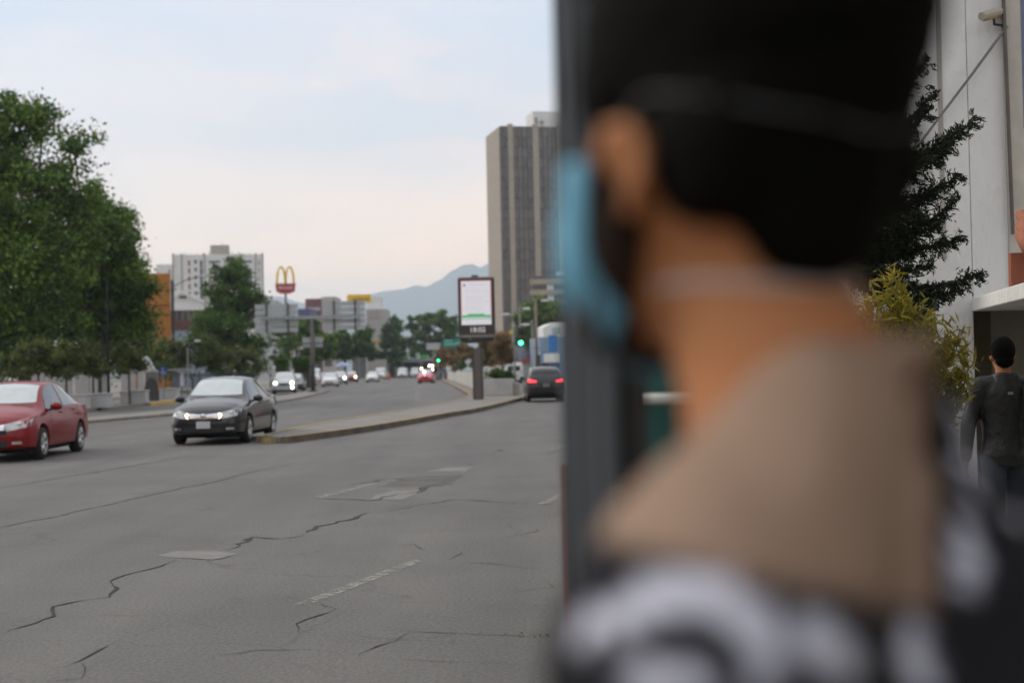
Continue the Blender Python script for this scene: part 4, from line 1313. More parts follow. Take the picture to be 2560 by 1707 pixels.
# lamps and poles on the right
lamp_post('lamp_post', 1284, 930, 795, 150, .09, GRP, 'grey lamp post with a short left arm above the white van', (1272, 786), zb=.1)
lamp_post('lamp_post', 1302, 930, 770, 165, .09, GRP, 'grey lamp post just left of the wooden pole', (1310, 772), zb=.1)
lamp_post('lamp_post', 1333, 930, 800, 140, .09, GRP, 'thin grey lamp post touching the wooden pole', (1322, 812), zb=.1)
up = thing('utility_pole', (LP(1342, 130).x, 130, .1), 0, 'tall tan wooden utility pole right of the clock screen', 'utility pole')
uh = D(1342, 748, 130).z - .1
MB().tube([(0, 0, 0), (0, 0, uh)], [.17, .12], 10).build('pole', BRP, up, True)
MB().tube([(0, 0, uh - .1), (.4, 0, uh + .1), (.75, 0, uh - .05)], .04, 6).build('arm', GRP, up)
MB().ell((.85, 0, uh - .15), (.42, .16, .11), 14, 8).build('lamp_head', M('lamp_head', (.55, .56, .55), .4), up, True)
MB().box(0, 0, uh * .42, .5, .12, .12).build('crossarm', BRP, up)
mb = MB(); mb.cyl((.2, -.1, uh * .2), (.2, -.1, uh * .34), .16, n=10); mb.build('junction_box', M('box_dark', (.05, .05, .05), .6), up)
# yellow warning sign
yw = thing('warning_sign', (LP(1279, 135).x, 135, .1), 0, 'small yellow warning plate on a thin pole above the van', 'sign')
MB().cyl((0, .05, 0), (0, .05, D(1279, 826, 135).z - .1), .04, n=6).build('pole', GRP, yw)
MB().box(0, 0, D(1279, 830, 135).z - .1, .36, .03, .3).build('plate', M('sign_yellow', (0.72, 0.45, 0.02), .5), yw)
# blue and white two-storey shop
bs = thing('blue_white_shop', (D(1350, 900, 160).x, 160, .1), R(6), 'white two-storey shop with bright blue panels next to the steel post', 'shop')
bx = lambda px: (px - 1350) * 160 / F_PX
bz = lambda py: D(1375, py, 160).z - .1
BLU = M('shop_blue', (.03, .17, .46), .5, var=.08); 
BLUP = M('shop_blue_pale', (.22, .33, .46), .5, var=.1)
MB().box2(bx(1352), bx(1350) + 9, .1, 10, 0, bz(842)).build('wall', BLUP, bs)
MB().xprism([(bx(1360), bz(842)), (bx(1360), bz(818)), (bx(1385), bz(806)), (bx(1450), bz(806)), (bx(1450), bz(842))], .12, 8).build('upper_wall', WHITEW, bs)
MB().box2(bx(1382), bx(1405), .0, .11, bz(834), bz(818)).build('window', M('mint_glass', (.32, .45, .42), .3), bs)
MB().box2(bx(1348), bx(1372), -.06, .09, bz(878), bz(842)).build('sign_panel', BLUP, bs)
for a, c in ((1373, 1384), (1384.5, 1395)):
    MB().box2(bx(a), bx(c), -.08, .09, bz(878), bz(838)).build('sign_panel', BLU, bs)
MB().box2(bx(1360), bx(1400), -.5, .1, bz(906), bz(884)).build('awning', WHITEW, bs)
MB().box2(bx(1372), bx(1400), -.1, .09, 0, bz(909)).build('shutter', M('shutter_blue', (.02, .10, .33), .5), bs)
MB().box2(bx(1353), bx(1371), 0, .09, 0, bz(908)).build('doorway', M('portal_dark', (0.03, 0.032, 0.034), .9), bs)
mb = MB()
for px in (1356, 1361, 1366):
    mb.box2(bx(px), bx(px) + .07, -.09, -.061, bz(876), bz(845))
mb.build('panel_seam', GRP, bs)
# market stall with orange and red awning, low beige wall
ms = thing('market_stall', (D(1322, 900, 170).x, 170, .1), 0, 'market stall with red and orange printed awning behind the van', 'stall')
mx_ = lambda px: (px - 1322) * 170 / F_PX
mz = lambda py: D(1322, py, 170).z - .1
MB().xprism([(mx_(1297), mz(908)), (mx_(1345), mz(908)), (mx_(1345), mz(894)), (mx_(1297), mz(900))], 0, 2).build('awning', M('awning_red', (.38, .09, .06), .7, var=.3, scale=1.2), ms)
MB().box2(mx_(1318), mx_(1332), -.2, .0, mz(896), mz(886)).build('banner', M('banner_purple', (.2, .07, .16), .7), ms)
MB().box2(mx_(1327), mx_(1336), -.03, -.005, mz(904), mz(899)).build('print', M('print_blue', (.3, .36, .42), .7), ms)
MB().box2(mx_(1303), mx_(1347), .2, 1.8, 0, mz(909)).build('counter', BEIGE, ms)
MB().box2(mx_(1285), mx_(1313), .3, 2.5, mz(899), mz(866)).build('glass_screen', M('stall_glass', (.2, .24, .28), .4, var=.2, scale=1), ms)
MB().box2(mx_(1285), mx_(1296), .3, 2.5, 0, mz(899)).build('pillar', GRP, ms)
# side road extras: blue parasol, orange barrier
pr = thing('parasol', (D(857, 930, 200).x, 200, 0), 0, 'blue and white street parasol under the roadside trees', 'parasol')
pzz = D(857, 914, 200).z; ptop = D(857, 904, 200).z
mb = MB(); n = 12
vs = [(0, 0, ptop)] + [(1.1 * math.cos(2 * math.pi * i / n), 1.1 * math.sin(2 * math.pi * i / n), pzz) for i in range(n)] + [(1.1 * math.cos(2 * math.pi * i / n), 1.1 * math.sin(2 * math.pi * i / n), pzz - .12) for i in range(n)]
mb.add(vs, [(0, 1 + i, 1 + (i + 1) % n) for i in range(n)] + [(1 + i, 1 + n + i, 1 + n + (i + 1) % n, 1 + (i + 1) % n) for i in range(n)])
mb.build('canopy', M('parasol_blue', (.28, .33, .5), .7, var=.4, scale=1), pr)
MB().cyl((0, 0, 0), (0, 0, ptop), .03, n=6).build('pole', GRP, pr)
ba = thing('road_barrier', (D(970, 938, 265).x, 265, 0), 0, 'bright orange plastic road barrier at the end of the avenue', 'barrier')
MB().xprism([(-.62, 0), (.62, 0), (.62, .2), (.35, .45), (.32, 1.05), (-.32, 1.05), (-.35, .45), (-.62, .2)], -.6, .6).build('body', M('barrier_orange', (.6, .12, .05), .5), ba, bevel=.04)
MB().box2(-.3, .3, -.63, -.601, .6, .8).build('reflector', ww, ba)
# ================================================================ VEHICLES
GLASS = M('car_glass', (0.02, 0.023, 0.024), 0.06, var=.1, spec=0.7, coat=.5)
WSGLASS = M('windscreen_glass', (0.44, 0.48, 0.48), 0.06, .45, var=.08, spec=1.0, coat=1.0)  # pale half-metallic colour stands in for the reflected sky
TYRE = M('tyre', (0.018, 0.018, 0.018), .85)
RIM = M('rim_alloy', (0.62, 0.62, 0.62), .35, .35, var=.05)
WELL = M('wheel_well', (0.008, 0.008, 0.008), .9)
CHROME = M('chrome', (0.75, 0.75, 0.77), .12, .9, var=.03)
BLK = M('trim_black', (0.014, 0.014, 0.015), .5)
LENS = M('headlamp_lens', (0.42, 0.43, 0.43), .12, var=.3, scale=8, spec=.8, coat=1)
TAIL = M('tail_lamp', (0.22, 0.012, 0.015), .2, coat=1)
PLATE = M('number_plate', (0.52, 0.53, 0.53), .5)
def paint(name, rgb, metal=.25):
    return M('paint_' + name, rgb, .42, metal, var=.04, scale=1.5, spec=.35, coat=.85)
BASEP = paint('base', (.3, .3, .3))
def bulb_mat(name, rgb, s):
    return M('lit_' + name, rgb, .3, emit=rgb, es=s)
LIT_W = bulb_mat('white', (1.0, .97, .92), 14)
LIT_A = bulb_mat('amber', (1.0, .46, .10), 7)
LIT_WARM = bulb_mat('warm', (1.0, .74, .40), 12)
LIT_R = bulb_mat('red', (1.0, .035, .05), 2.6)

SEDAN = dict(H=1.48, axles=(1.36, -1.24), wr=.305, track=.74, tab=[
    (-2.22, .42, .58, .62, .56, .82, .50, .88), (-2.17, .30, .72, .62, .68, .93, .60, 1.03), (-2.0, .23, .80, .62, .74, .97, .62, 1.08),
    (-1.6, .20, .84, .62, .775, .98, .63, 1.10), (-1.35, .20, .845, .62, .78, .98, .61, 1.17), (-.75, .20, .845, .60, .785, .965, .54, 1.43), (-.2, .20, .845, .60, .785, .945, .56, 1.475),
    (.35, .20, .845, .60, .785, .925, .555, 1.445), (.62, .20, .845, .60, .785, .915, .58, 1.34), (1.12, .20, .845, .60, .78, .90, .70, 1.015), (1.22, .20, .84, .60, .775, .895, .70, .985), (1.7, .21, .83, .56, .755, .83, .68, .905),
    (2.0, .23, .77, .50, .70, .76, .60, .815), (2.15, .24, .68, .48, .62, .68, .52, .735), (2.22, .28, .56, .46, .5, .60, .42, .64)],
    ws=(.44, 1.10), rw=(-1.52, -.72), sides=[(-1.06, -.18), (-.10, .66)], crown=.035)
SUVT = dict(H=1.6, axles=(1.35, -1.3), wr=.35, track=.77, tab=[
    (-2.2, .46, .70, .66, .66, .80, .55, .86), (-2.16, .33, .84, .66, .80, .98, .66, 1.06), (-2.05, .29, .88, .68, .83, 1.03, .66, 1.22), (-1.88, .27, .90, .68, .84, 1.06, .62, 1.42),
    (-1.66, .25, .915, .68, .845, 1.06, .62, 1.525), (-1.2, .25, .915, .68, .845, 1.05, .62, 1.57), (-.3, .25, .915, .68, .845, 1.03, .63, 1.60), (.3, .25, .915, .68, .845, 1.01, .61, 1.57), (.55, .25, .915, .68, .845, 1.0, .64, 1.47),
    (1.1, .25, .91, .68, .84, .99, .76, 1.12), (1.25, .25, .90, .66, .83, .98, .76, 1.07), (1.75, .27, .88, .62, .80, .90, .72, .98), (2.05, .29, .80, .55, .72, .80, .62, .86), (2.2, .33, .62, .5, .56, .66, .46, .70)],
    ws=(.40, 1.08), rw=(-2.05, -1.72), sides=[(-1.5, -.9), (-.82, -.12), (-.04, .7)], crown=.03)
VANT = dict(H=2.1, axles=(1.5, -1.5), wr=.34, track=.82, tab=[
    (-2.5, .42, .86, .7, .86, 1.1, .78, 1.98), (-2.44, .3, .93, .7, .92, 1.12, .84, 2.08), (0, .25, .95, .7, .93, 1.12, .84, 2.12), (1.1, .25, .95, .7, .93, 1.1, .82, 2.08), (1.4, .25, .95, .7, .92, 1.08, .8, 1.95), (2.0, .26, .93, .66, .88, 1.0, .8, 1.2),
    (2.12, .27, .92, .62, .86, .95, .76, 1.08), (2.4, .3, .86, .55, .78, .8, .66, .88), (2.5, .36, .7, .5, .62, .66, .5, .7)], ws=(1.34, 1.98), rw=(-2.5, -2.49), sides=[(.55, 1.55)], crown=.03)

class CarShape:
    def __init__(s, P):
        s.P = P
        t = np.array(P['tab'])
        ys = t[:, 0]
        s.y0, s.y1 = ys[0], ys[-1]
        n = 90
        u = np.linspace(0, 1, n)
        s.ys = s.y0 + (s.y1 - s.y0) * (u + .5 * (3 * u * u - 2 * u ** 3 - u) * 0 + .10 * np.sin(2 * np.pi * u) * -1)
        cols = []
        for k in range(1, 8):
            c = np.interp(s.ys, ys, t[:, k])
            for _ in range(3):
                c[1:-1] = (c[:-2] + 2 * c[1:-1] + c[2:]) / 4
            cols.append(c)
        s.c = np.array(cols)
    def sec(s, y):
        zb, wm, zm, wb, zbel, wt, zt = [np.interp(y, s.ys, c) for c in s.c]
        cr = s.P['crown']
        ze = zt - .045
        dz = ze - zbel
        rows = [(0, zb), (wm * .80, zb), (wm * .965, zb + .05), (wm, zb + .2), (wm, zm), (wm * .45 + wb * .55 + .006, zm * .4 + zbel * .6), (wb, zbel)]
        for q in (.12, .45, .8):
            rows.append((wb + (wt - wb) * q ** 1.15, zbel + dz * q))
        rows += [(wt, ze), (wt * .92, zt - .012), (wt * .55, zt + cr * .65), (0, zt + cr)]
        return rows
    def pt(s, y, row, side=1):
        r = s.sec(y)
        i = int(min(max(math.floor(row), 0), 12)); f = row - i
        a, b = r[i], r[i + 1]
        return Vector(((a[0] + (b[0] - a[0]) * f) * side, y, a[1] + (b[1] - a[1]) * f))
    def shell(s):
        mb = MB(); vs = []; fs = []
        for y in s.ys:
            r = s.sec(y)
            ring = [(x, y, z) for x, z in r] + [(-x, y, z) for x, z in reversed(r[1:-1])]
            vs += ring
        m = 26; n = len(s.ys)
        for i in range(n - 1):
            for k in range(m):
                k2 = (k + 1) % m
                fs.append((i * m + k, (i + 1) * m + k, (i + 1) * m + k2, i * m + k2))
        fs.append(tuple(range(m)))
        fs.append(tuple(reversed([(n - 1) * m + k for k in range(m)])))
        return mb.add(vs, fs)
    def patch(s, ya, yb, r0, r1, side=1, off=.005, nu=10, nv=5, full=False):
        """ya(v), yb(v) callables or floats; full: mirrored across the centre (r1 = 13)"""
        fa = ya if callable(ya) else (lambda v: ya)
        fb = yb if callable(yb) else (lambda v: yb)
        g = []
        vlist = [i / nv for i in range(nv + 1)]
        if full:
            params = [(v, -1) for v in vlist] + [(v, 1) for v in reversed(vlist[:-1])]
        else:
            params = [(v, side) for v in vlist]
        def p(v, sd, u):
            y = fa(v) + (fb(v) - fa(v)) * u
            return s.pt(y, r0 + (r1 - r0) * v, sd)
        for (v, sd) in params:
            row = []
            for i in range(nu + 1):
                u = i / nu
                a = p(v, sd, u)
                e = .02
                v2 = v - e if v > .5 else v + e
                u2 = u - e if u > .5 else u + e
                t1 = (p(v2, sd, u) - a) * (1 if v2 > v else -1)
                t2 = (p(v, sd, u2) - a) * (1 if u2 > u else -1)
                nn = t1.cross(t2)
                if nn.length < 1e-9: nn = Vector((sd, 0, 0))
                nn.normalize()
                if nn.z < -.2 or nn.dot(Vector((a.x, 0, a.z - .7))) < 0: nn = -nn
                row.append(a + nn * off)
            g.append(row)
        mb = MB(); w = nu + 1
        mb.add([q for r in g for q in r], [(i * w + j, i * w + j + 1, (i + 1) * w + j + 1, (i + 1) * w + j) for i in range(len(g) - 1) for j in range(nu)])
        return mb

def bool_arches(body, P):
    cut = MB()
    for ay in P['axles']:
        for sd in (-1, 1):
            cut.cyl((sd * .52, ay, P['wr'] + .02), (sd * 1.3, ay, P['wr'] + .02), P['wr'] + .065, n=28)
    c = cut.build('cutter', None)
    c.data.materials.append(WELL)
    m = body.modifiers.new('arch', 'BOOLEAN')
    m.operation = 'DIFFERENCE'; m.object = c; m.solver = 'EXACT'
    dg = bpy.context.evaluated_depsgraph_get()
    me = bpy.data.meshes.new_from_object(body.evaluated_get(dg))
    body.modifiers.clear()
    body.data = me
    bpy.data.objects.remove(c)
    me.polygons.foreach_set('use_smooth', [True] * len(me.polygons))
    try:
        me.set_sharp_from_angle(angle=R(38))
    except Exception:
        pass

def make_wheel(r, w):
    prof = [(.60, -.5), (.72, -.52), (.94, -.48), (1.0, -.36), (1.0, .36), (.94, .48), (.72, .52), (.60, .5)]
    n = 28
    mb = MB(); vs = []; fs = []
    for (q, x) in prof:
        for k in range(n):
            a = 2 * math.pi * k / n
            vs.append((x * w, q * r * math.cos(a), q * r * math.sin(a)))
    for i in range(len(prof) - 1):
        for k in range(n):
            k2 = (k + 1) % n
            fs.append((i * n + k, i * n + k2, (i + 1) * n + k2, (i + 1) * n + k))
    tyre = mb.add(vs, fs)
    rim = MB()
    for k in range(n):
        pass
    rim.tube([(.36 * w, 0, 0), (.5 * w, 0, 0)], [.19 * r, .15 * r], 12)
    for k in range(5):
        a = 2 * math.pi * k / 5
        for d in (-.14, .14):
            rim.tube([(.44 * w, .1 * r * math.cos(a), .1 * r * math.sin(a)), (.46 * w, .64 * r * math.cos(a + d), .64 * r * math.sin(a + d))], [.06 * r, .055 * r], 5)
    pts = [(.46 * w, .64 * r * math.cos(2 * math.pi * k / n), .64 * r * math.sin(2 * math.pi * k / n)) for k in range(n + 1)]
    rim.tube(pts, .045 * r, 6)
    disc = MB(); disc.tube([(.05 * w, 0, 0), (.1 * w, 0, 0)], [.62 * r, .62 * r], 20)
    return tyre, rim, disc

def make_car(name, P, detail=True, rear_lit=False):
    cs = CarShape(P)
    t = thing(name, (0, 0, 0), 0)
    sh = cs.shell()
    bvh = BVHTree.FromPolygons(sh.v, sh.f)
    body = sh.build('body', BASEP, t, True)
    bool_arches(body, P)
    def strip(nm, x0, x1, zf0, zf1, mat, front=True, off=.006, nx=10, nz=3, parent=None, thick=0):
        d = Vector((0, -1 if front else 1, 0))
        g = []
        for i in range(nx + 1):
            x = x0 + (x1 - x0) * i / nx
            za = zf0(x) if callable(zf0) else zf0; zb = zf1(x) if callable(zf1) else zf1
            for j in range(nz + 1):
                z = za + (zb - za) * j / nz
                h = bvh.ray_cast(Vector((x, 4 if front else -4, z)), d)[0]
                y = h.y if h is not None else (cs.y1 if front else cs.y0)
                g.append((x, y + (off if front else -off), z))
        w = nz + 1
        mb = MB().add(g, [(i * w + j, (i + 1) * w + j, (i + 1) * w + j + 1, i * w + j + 1) for i in range(nx) for j in range(nz)])
        return mb.build(nm, mat, parent or t, True)
    ws0, ws1 = P['ws']
    cs.patch(ws0, lambda v: ws1 - .10 * (1 - v) ** 2, 11.1, 13, full=True, nu=12, nv=6).build('windscreen', WSGLASS, t, True)
    if P is VANT:
        for sd in (-1, 1):
            strip('rear_window', .06 * sd, .62 * sd, 1.25, 1.75, GLASS, False)
    else:
        rw0, rw1 = P['rw']
        cs.patch(rw0, rw1, 11.1, 13, full=True, nu=10, nv=6).build('rear_window', GLASS, t, True)
    for sd in (-1, 1):
        for i, (a, b) in enumerate(P['sides']):
            first = i == 0; last = i == len(P['sides']) - 1
            fa = (lambda v, a=a, f=first: a - (.30 if f else 0) * (1 - v) * (1 if P is not VANT else 0))
            fb = (lambda v, b=b, l=last: b + (.40 if l else 0) * (1 - v) * (1 if P is not VANT else .9))
            cs.patch(fa, fb, 6.7, 9.9, sd, .006, 8, 4).build('side_window', GLASS, t, True)
        # door seams
        if detail and P is not VANT:
            for y in ([P['sides'][0][0] - .05, -.14, .78] if len(P['sides']) == 2 else [-.86, -.08, .85]):
                cs.patch(y - .006, y + .006, 2.2, 6.6, sd, .003, 1, 8).build('door_seam', BLK, t)
            for y in ([-.85, .1] if len(P['sides']) == 2 else [-.75, .05]):
                pp = cs.pt(y, 5.55, sd)
                MB().tube([pp + Vector((sd * .008, -.09, 0)), pp + Vector((sd * .035, -.05, .005)), pp + Vector((sd * .035, .05, .005)), pp + Vector((sd * .008, .09, 0))], .014, 6).build('door_handle', BASEP, t, True)
        pm = cs.pt((P['sides'][-1][1] + .12) if P is not VANT else 1.6, 6.6, sd)
        mir = MB(); mir.ell((pm.x + sd * .13, pm.y, pm.z + .07), (.115, .07, .075), 14, 8)
        o = mir.build('wing_mirror', BASEP, t, True)
        MB().tube([pm, (pm.x + sd * .08, pm.y, pm.z + .03)], .025, 6).build('stalk', BLK, o)
        MB().ell((pm.x + sd * .13, pm.y - .03, pm.z + .045), (.112, .055, .06), 12, 8).build('mirror_base', BLK, o, True)
    L = P['tab'][-1][0]
    if P is SEDAN:
        for sd in (-1, 1):
            strip('headlight', .33 * sd, .755 * sd, lambda x: .560 + (abs(x) - .33) * .20, lambda x: .700 + (abs(x) - .33) * .26, LENS, nx=10)
            strip('fog_lamp', .50 * sd, .66 * sd, .335, .385, CHROME, nx=4)
            strip('tail_light', .42 * sd, .74 * sd, .78, .92, TAIL, False, nx=6)
        strip('grille_bar', -.36, .36, lambda x: .575 + .05 * abs(x), lambda x: .672 + .09 * abs(x), CHROME, off=.022)
        MB().ell((0, L + .035, .645), (.062, .012, .05), 14, 8).build('badge', CHROME, t, True)
        strip('grille', -.40, .40, .51, .60, BLK, off=.008)
        strip('lower_intake', -.42, .42, .29, .40, BLK, off=.008)
        yb = bvh.ray_cast(Vector((0, 4, .46)), Vector((0, -1, 0)))[0].y
        MB().box(0, yb + .02, .445, .31, .02, .155).build('number_plate', PLATE, t, bevel=.01)
        yr = bvh.ray_cast(Vector((0, -4, .75)), Vector((0, 1, 0)))[0].y
        MB().box(0, yr - .015, .75, .31, .02, .15).build('number_plate', PLATE, t, bevel=.01)
        for sd in (-1, 1):
            cs.patch(1.15, 1.18, 11.2, 12.5, sd, .01, 1, 4).build('wiper', BLK, t)
    if P is SUVT:
        tl = LIT_R if rear_lit else TAIL
        for sd in (-1, 1):
            strip('headlight', .40 * sd, .76 * sd, .74, .86, LENS)
            strip('tail_light', .44 * sd, .84 * sd, lambda x: .90 + (abs(x) - .44) * .0, lambda x: .945 + (abs(x) - .44) * .28, tl, False, nx=8, off=.012)
            strip('reflector', .60 * sd, .78 * sd, .50, .53, TAIL, False, nx=4)
        strip('rear_bumper_trim', -.72, .72, .36, .52, BLK, False, nx=12, off=.01)
        strip('plate_recess', -.30, .30, .70, .80, BLK, False, nx=6, off=.004)
        yr = bvh.ray_cast(Vector((0, -4, .75)), Vector((0, 1, 0)))[0].y
        MB().box(0, yr - .025, .745, .31, .02, .13).build('number_plate', M('plate_dull', (.22, .2, .17), .6), t, bevel=.01)
        MB().box(0, yr - .03, .84, .34, .03, .025).build('chrome_strip', CHROME, t)
        MB().ell((0, cs.y0 + .09, .97), (.06, .02, .05), 12, 8).build('badge', CHROME, t, True)
        strip('grille', -.36, .36, .62, .80, BLK, off=.01)
        sp = cs.patch(-2.0, -1.86, 11.0, 13, full=True, nu=3, nv=5, off=.03); 
        sp.build('roof_spoiler', BASEP, t, True)
        for sd in (-1, 1):
            MB().tube([cs.pt(-1.5, 10.6, sd) + Vector((0, 0, .05)), cs.pt(0, 10.6, sd) + Vector((0, 0, .05)), cs.pt(.3, 10.6, sd) + Vector((0, 0, .0))], .02, 6).build('roof_rail', BLK, t)
    if P is VANT:
        for sd in (-1, 1):
            strip('headlight', .40 * sd, .74 * sd, .72, .84, LENS)
            strip('tail_light', .78 * sd, .85 * sd, .9, 1.35, TAIL, False, nx=2)
        strip('grille', -.34, .34, .62, .80, BLK, off=.01)
        strip('rear_door_seam', -.008, .008, .5, 1.9, BLK, False, nx=1, nz=8)
        MB().box(0, cs.y0 - .02, .62, .31, .02, .14).build('number_plate', PLATE, t)
    tyre, rim, disc = make_wheel(P['wr'], .20)
    for ay in P['axles']:
        for sd in (-1, 1):
            w = tyre.build('wheel', TYRE, t, True)
            w.location = (sd * P['track'], ay, P['wr']); w.rotation_euler = (0, 0, 0 if sd > 0 else math.pi)
            rim.build('rim', RIM, w, True)
            disc.build('brake_disc', M('brake_dark', (.05, .05, .05), .6), w, True)
            tyre, rim, disc = make_wheel(P['wr'], .20)
    # near-black underbody box, sized to deepen the shade under the car
    MB().box2(-.70, .70, P['axles'][1] - .5, P['axles'][0] + .45, .15, .42).build('underbody', WELL, t)
    return t, cs, bvh

def lights(t, lst, mat, r=.07):
    for (x, y, z) in lst:
        MB().ell((x, y, z), (r, r * .5, r), 12, 8).build('lit_lamp', mat, t, True)

def place(t, loc, heading, label, group='cars on the avenue', cat='car'):
    t.location = loc
    t.rotation_euler = (0, 0, heading)
    tag(t, label, cat, group)
FACE_US = math.pi

sedan, scs, sb = make_car('sedan', SEDAN)
# far copies are made before the near ones get their own paint
suv, ucs, ub_ = make_car('crossover', SUVT, rear_lit=True)
van, vcs, vb = make_car('van', VANT, detail=False)

def new_car(src, col, loc, heading, label, lamps=None, lm=None, r=.07, group='cars on the avenue', cat='car'):
    c = copy_tree(src)
    repaint(c, BASEP, col)
    place(c, loc, heading, label, group, cat)
    if lamps:
        lights(c, lamps, lm, r)
    return c
P_DARK = paint('charcoal', (.012, .011, .013), .0)
P_RED = M('paint_deep_red', (.21, .004, .007), .45, 0, var=.04, scale=1.5, spec=.25, coat=.45)
P_SILV = paint('silver', (.52, .53, .53), .4)
P_WHITE = paint('white', (.66, .66, .64), 0)
P_RED2 = paint('bright_red', (.52, .03, .05), .05)
P_PINK = paint('taxi_pink', (.5, .16, .2), .0)
P_BLACK = paint('black', (.009, .009, .009), .0)
P_MAR = paint('maroon', (.22, .06, .05), .1)

HL = [(-.42, 2.16, .655), (.42, 2.16, .655)]
new_car(sedan, P_DARK, (-6.72, 33.4, 0), FACE_US + R(-2), 'dark charcoal sedan driving towards us beside the island nose, lamps lit',
        [(-.35, 2.20, .645), (-.35, 2.205, .60), (.35, 2.20, .645), (.35, 2.205, .60)], LIT_WARM, .05)
rc = new_car(sedan, P_RED, (-9.85, 28.5, 0), FACE_US + R(2), 'dark red sedan cut off by the left edge, driving towards us')
for (y, row) in ((-.2, 5.4), (-.55, 4.6), (.55, 4.9)):
    pass
new_car(suv, P_BLACK, (1.42, 65.9, 0), R(2), 'black crossover driving away with red tail lights lit, next to the steel post')

def gcar(px, py):
    p = G(px, py); return (p.x, p.y + 1.9, 0)
def carY(px, Y):
    p = D(px, 930, Y); return (p.x, Y, 0)
HLS = [(-.56, 2.10, .66), (.56, 2.10, .66)]
new_car(suv, P_SILV, gcar(702, 985), FACE_US + R(7), 'silver car with bright headlamps on the side road, just behind the dark sedan', [(-.60, 2.10, .80), (.60, 2.10, .80), (-.60, 2.17, .48)], LIT_W, .10)
new_car(sedan, P_BLACK, carY(738, 122), FACE_US + R(5), 'small dark car half hidden behind the silver car')
new_car(sedan, P_WHITE, carY(749, 190), FACE_US + R(6), 'small white car left of the gantry pole')
new_car(sedan, P_PINK, carY(770, 160), FACE_US + R(6), 'pinkish taxi with one amber lamp directly left of the gantry pole', [(.5, 2.12, .66)], LIT_A, .09)
new_car(van, P_WHITE, carY(786, 205), FACE_US + R(5), 'white box van behind the gantry pole', cat='van')
new_car(sedan, P_PINK, carY(806, 215), FACE_US + R(8), 'small pink taxi right of the gantry pole')
new_car(sedan, P_WHITE, carY(826, 150), FACE_US + R(4), 'white sedan right of the gantry pole, nearest of the oncoming row')
new_car(suv, P_SILV, carY(851, 178), FACE_US + R(5), 'silver car with one bright lamp tucked behind the white sedan', [(-.58, 2.12, .82), (-.58, 2.14, .74)], LIT_W, .10)
new_car(suv, P_MAR, carY(879, 205), FACE_US + R(4), 'maroon car with two warm round headlamps on the avenue', [(-.62, 2.12, .78), (.62, 2.12, .78)], LIT_WARM, .12)
new_car(sedan, P_WHITE, carY(932, 200), FACE_US + R(1), 'lone white car in the middle of the avenue')
new_car(van, P_WHITE, carY(953, 262), FACE_US, 'white van beside the orange barrier', cat='van')
new_car(van, P_SILV, carY(1007, 290), FACE_US, 'pale van on the left of the two far white vehicles', cat='van')
new_car(van, P_WHITE, carY(1038, 300), FACE_US, 'pale van on the right of the two far white vehicles', cat='van')
new_car(suv, P_RED2, carY(1066, 165), FACE_US + R(-2), 'bright red car facing us beside the median kerb', [(.10, 1.5, 1.32)], LIT_W, .09)
new_car(van, P_WHITE, (D(1281, 930, 146).x, 147.5, 0), R(4), 'white van driving away beyond the median planter', cat='van')
# bus behind the red car with its lamps lit
bus = thing('bus', carY(1074, 205), FACE_US + R(-2), 'grey bus with a cluster of bright lamps behind the bright red car', 'bus')
MB().box2(-1.2, 1.2, -9, 0, .35, 2.95).build('body', M('bus_grey', (.16, .17, .17), .5), bus, bevel=.15, seg=3)
MB().box2(-1.08, 1.08, .0, .03, 1.25, 2.35).build('windscreen', GLASS, bus, bevel=.02)
MB().box2(-1.0, 1.0, .0, .04, 2.45, 2.8).build('destination_board', BLK, bus)
for sd in (-1, 1):
    MB().box2(sd * 1.2 - .01, sd * 1.2 + .01, -8.5, -.3, 1.35, 2.3).build('side_window', GLASS, bus)
    for y in (-1.6, -7):
        w = MB().tube([(sd * .95, y, .5), (sd * 1.18, y, .5)], [.5, .5], 20).build('wheel', TYRE, bus, True)
    MB().tube([(sd * 1.2, -.1, 2.3), (sd * 1.42, .15, 2.25), (sd * 1.45, .15, 1.8)], .05, 6).build('mirror', BLK, bus)
for (px, py, m_) in ((1052, 921, LIT_WARM), (1072, 914, LIT_W), (1079, 914, LIT_W), (1091, 914, LIT_W), (1080, 924, LIT_W)):
    p = D(px, py, 203.5)
    lp_ = MB().ell((-(p.x - bus.location.x), .05, p.z), (.12, .06, .12), 12, 8).build('lit_lamp', m_, bus, True)
for s_ in (sedan, suv, van):
    for o in list(s_.children_recursive) + [s_]:
        bpy.data.objects.remove(o)
# ================================================================ RIGHT SIDE: POST, KIOSK, WHITE BUILDING, CONIFER
STW = M('stucco_white', (0.72, 0.71, 0.685), .9, var=.06, scale=1.2, bump=.9, bscale=14, dirt=(.60, .59, .565), dirt_amt=.45, dirt_scale=.5, stretch=(1, 1, .55))
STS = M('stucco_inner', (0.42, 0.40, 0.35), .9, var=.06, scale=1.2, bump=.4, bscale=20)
WY = 13.0
wx = lambda px: D(px, 800, WY).x
wz_ = lambda px, py: D(px, py, WY).z
wb_ = thing('white_building', (0, WY, SW), 0, 'large white stucco building on the right, behind the dark conifer', 'building')
TOPZ = 9.0
xo = wx(2435)
MB().box2(1.9, xo, 0, .45, 0, TOPZ).build('wall', STW, wb_, bevel=.015)
MB().box2(xo + .002, 4.56, 0, .45, 2.0, TOPZ).build('wall', STW, wb_)
MB().box2(4.72, 9.5, .12, .45, 2.0, TOPZ).build('wall', STW, wb_)
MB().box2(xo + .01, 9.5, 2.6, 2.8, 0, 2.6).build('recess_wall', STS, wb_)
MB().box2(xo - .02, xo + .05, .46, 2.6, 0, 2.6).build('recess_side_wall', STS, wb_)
MB().box2(xo + .06, 9.5, .46, 2.6, 2.28, 2.4).build('recess_ceiling', STS, wb_)
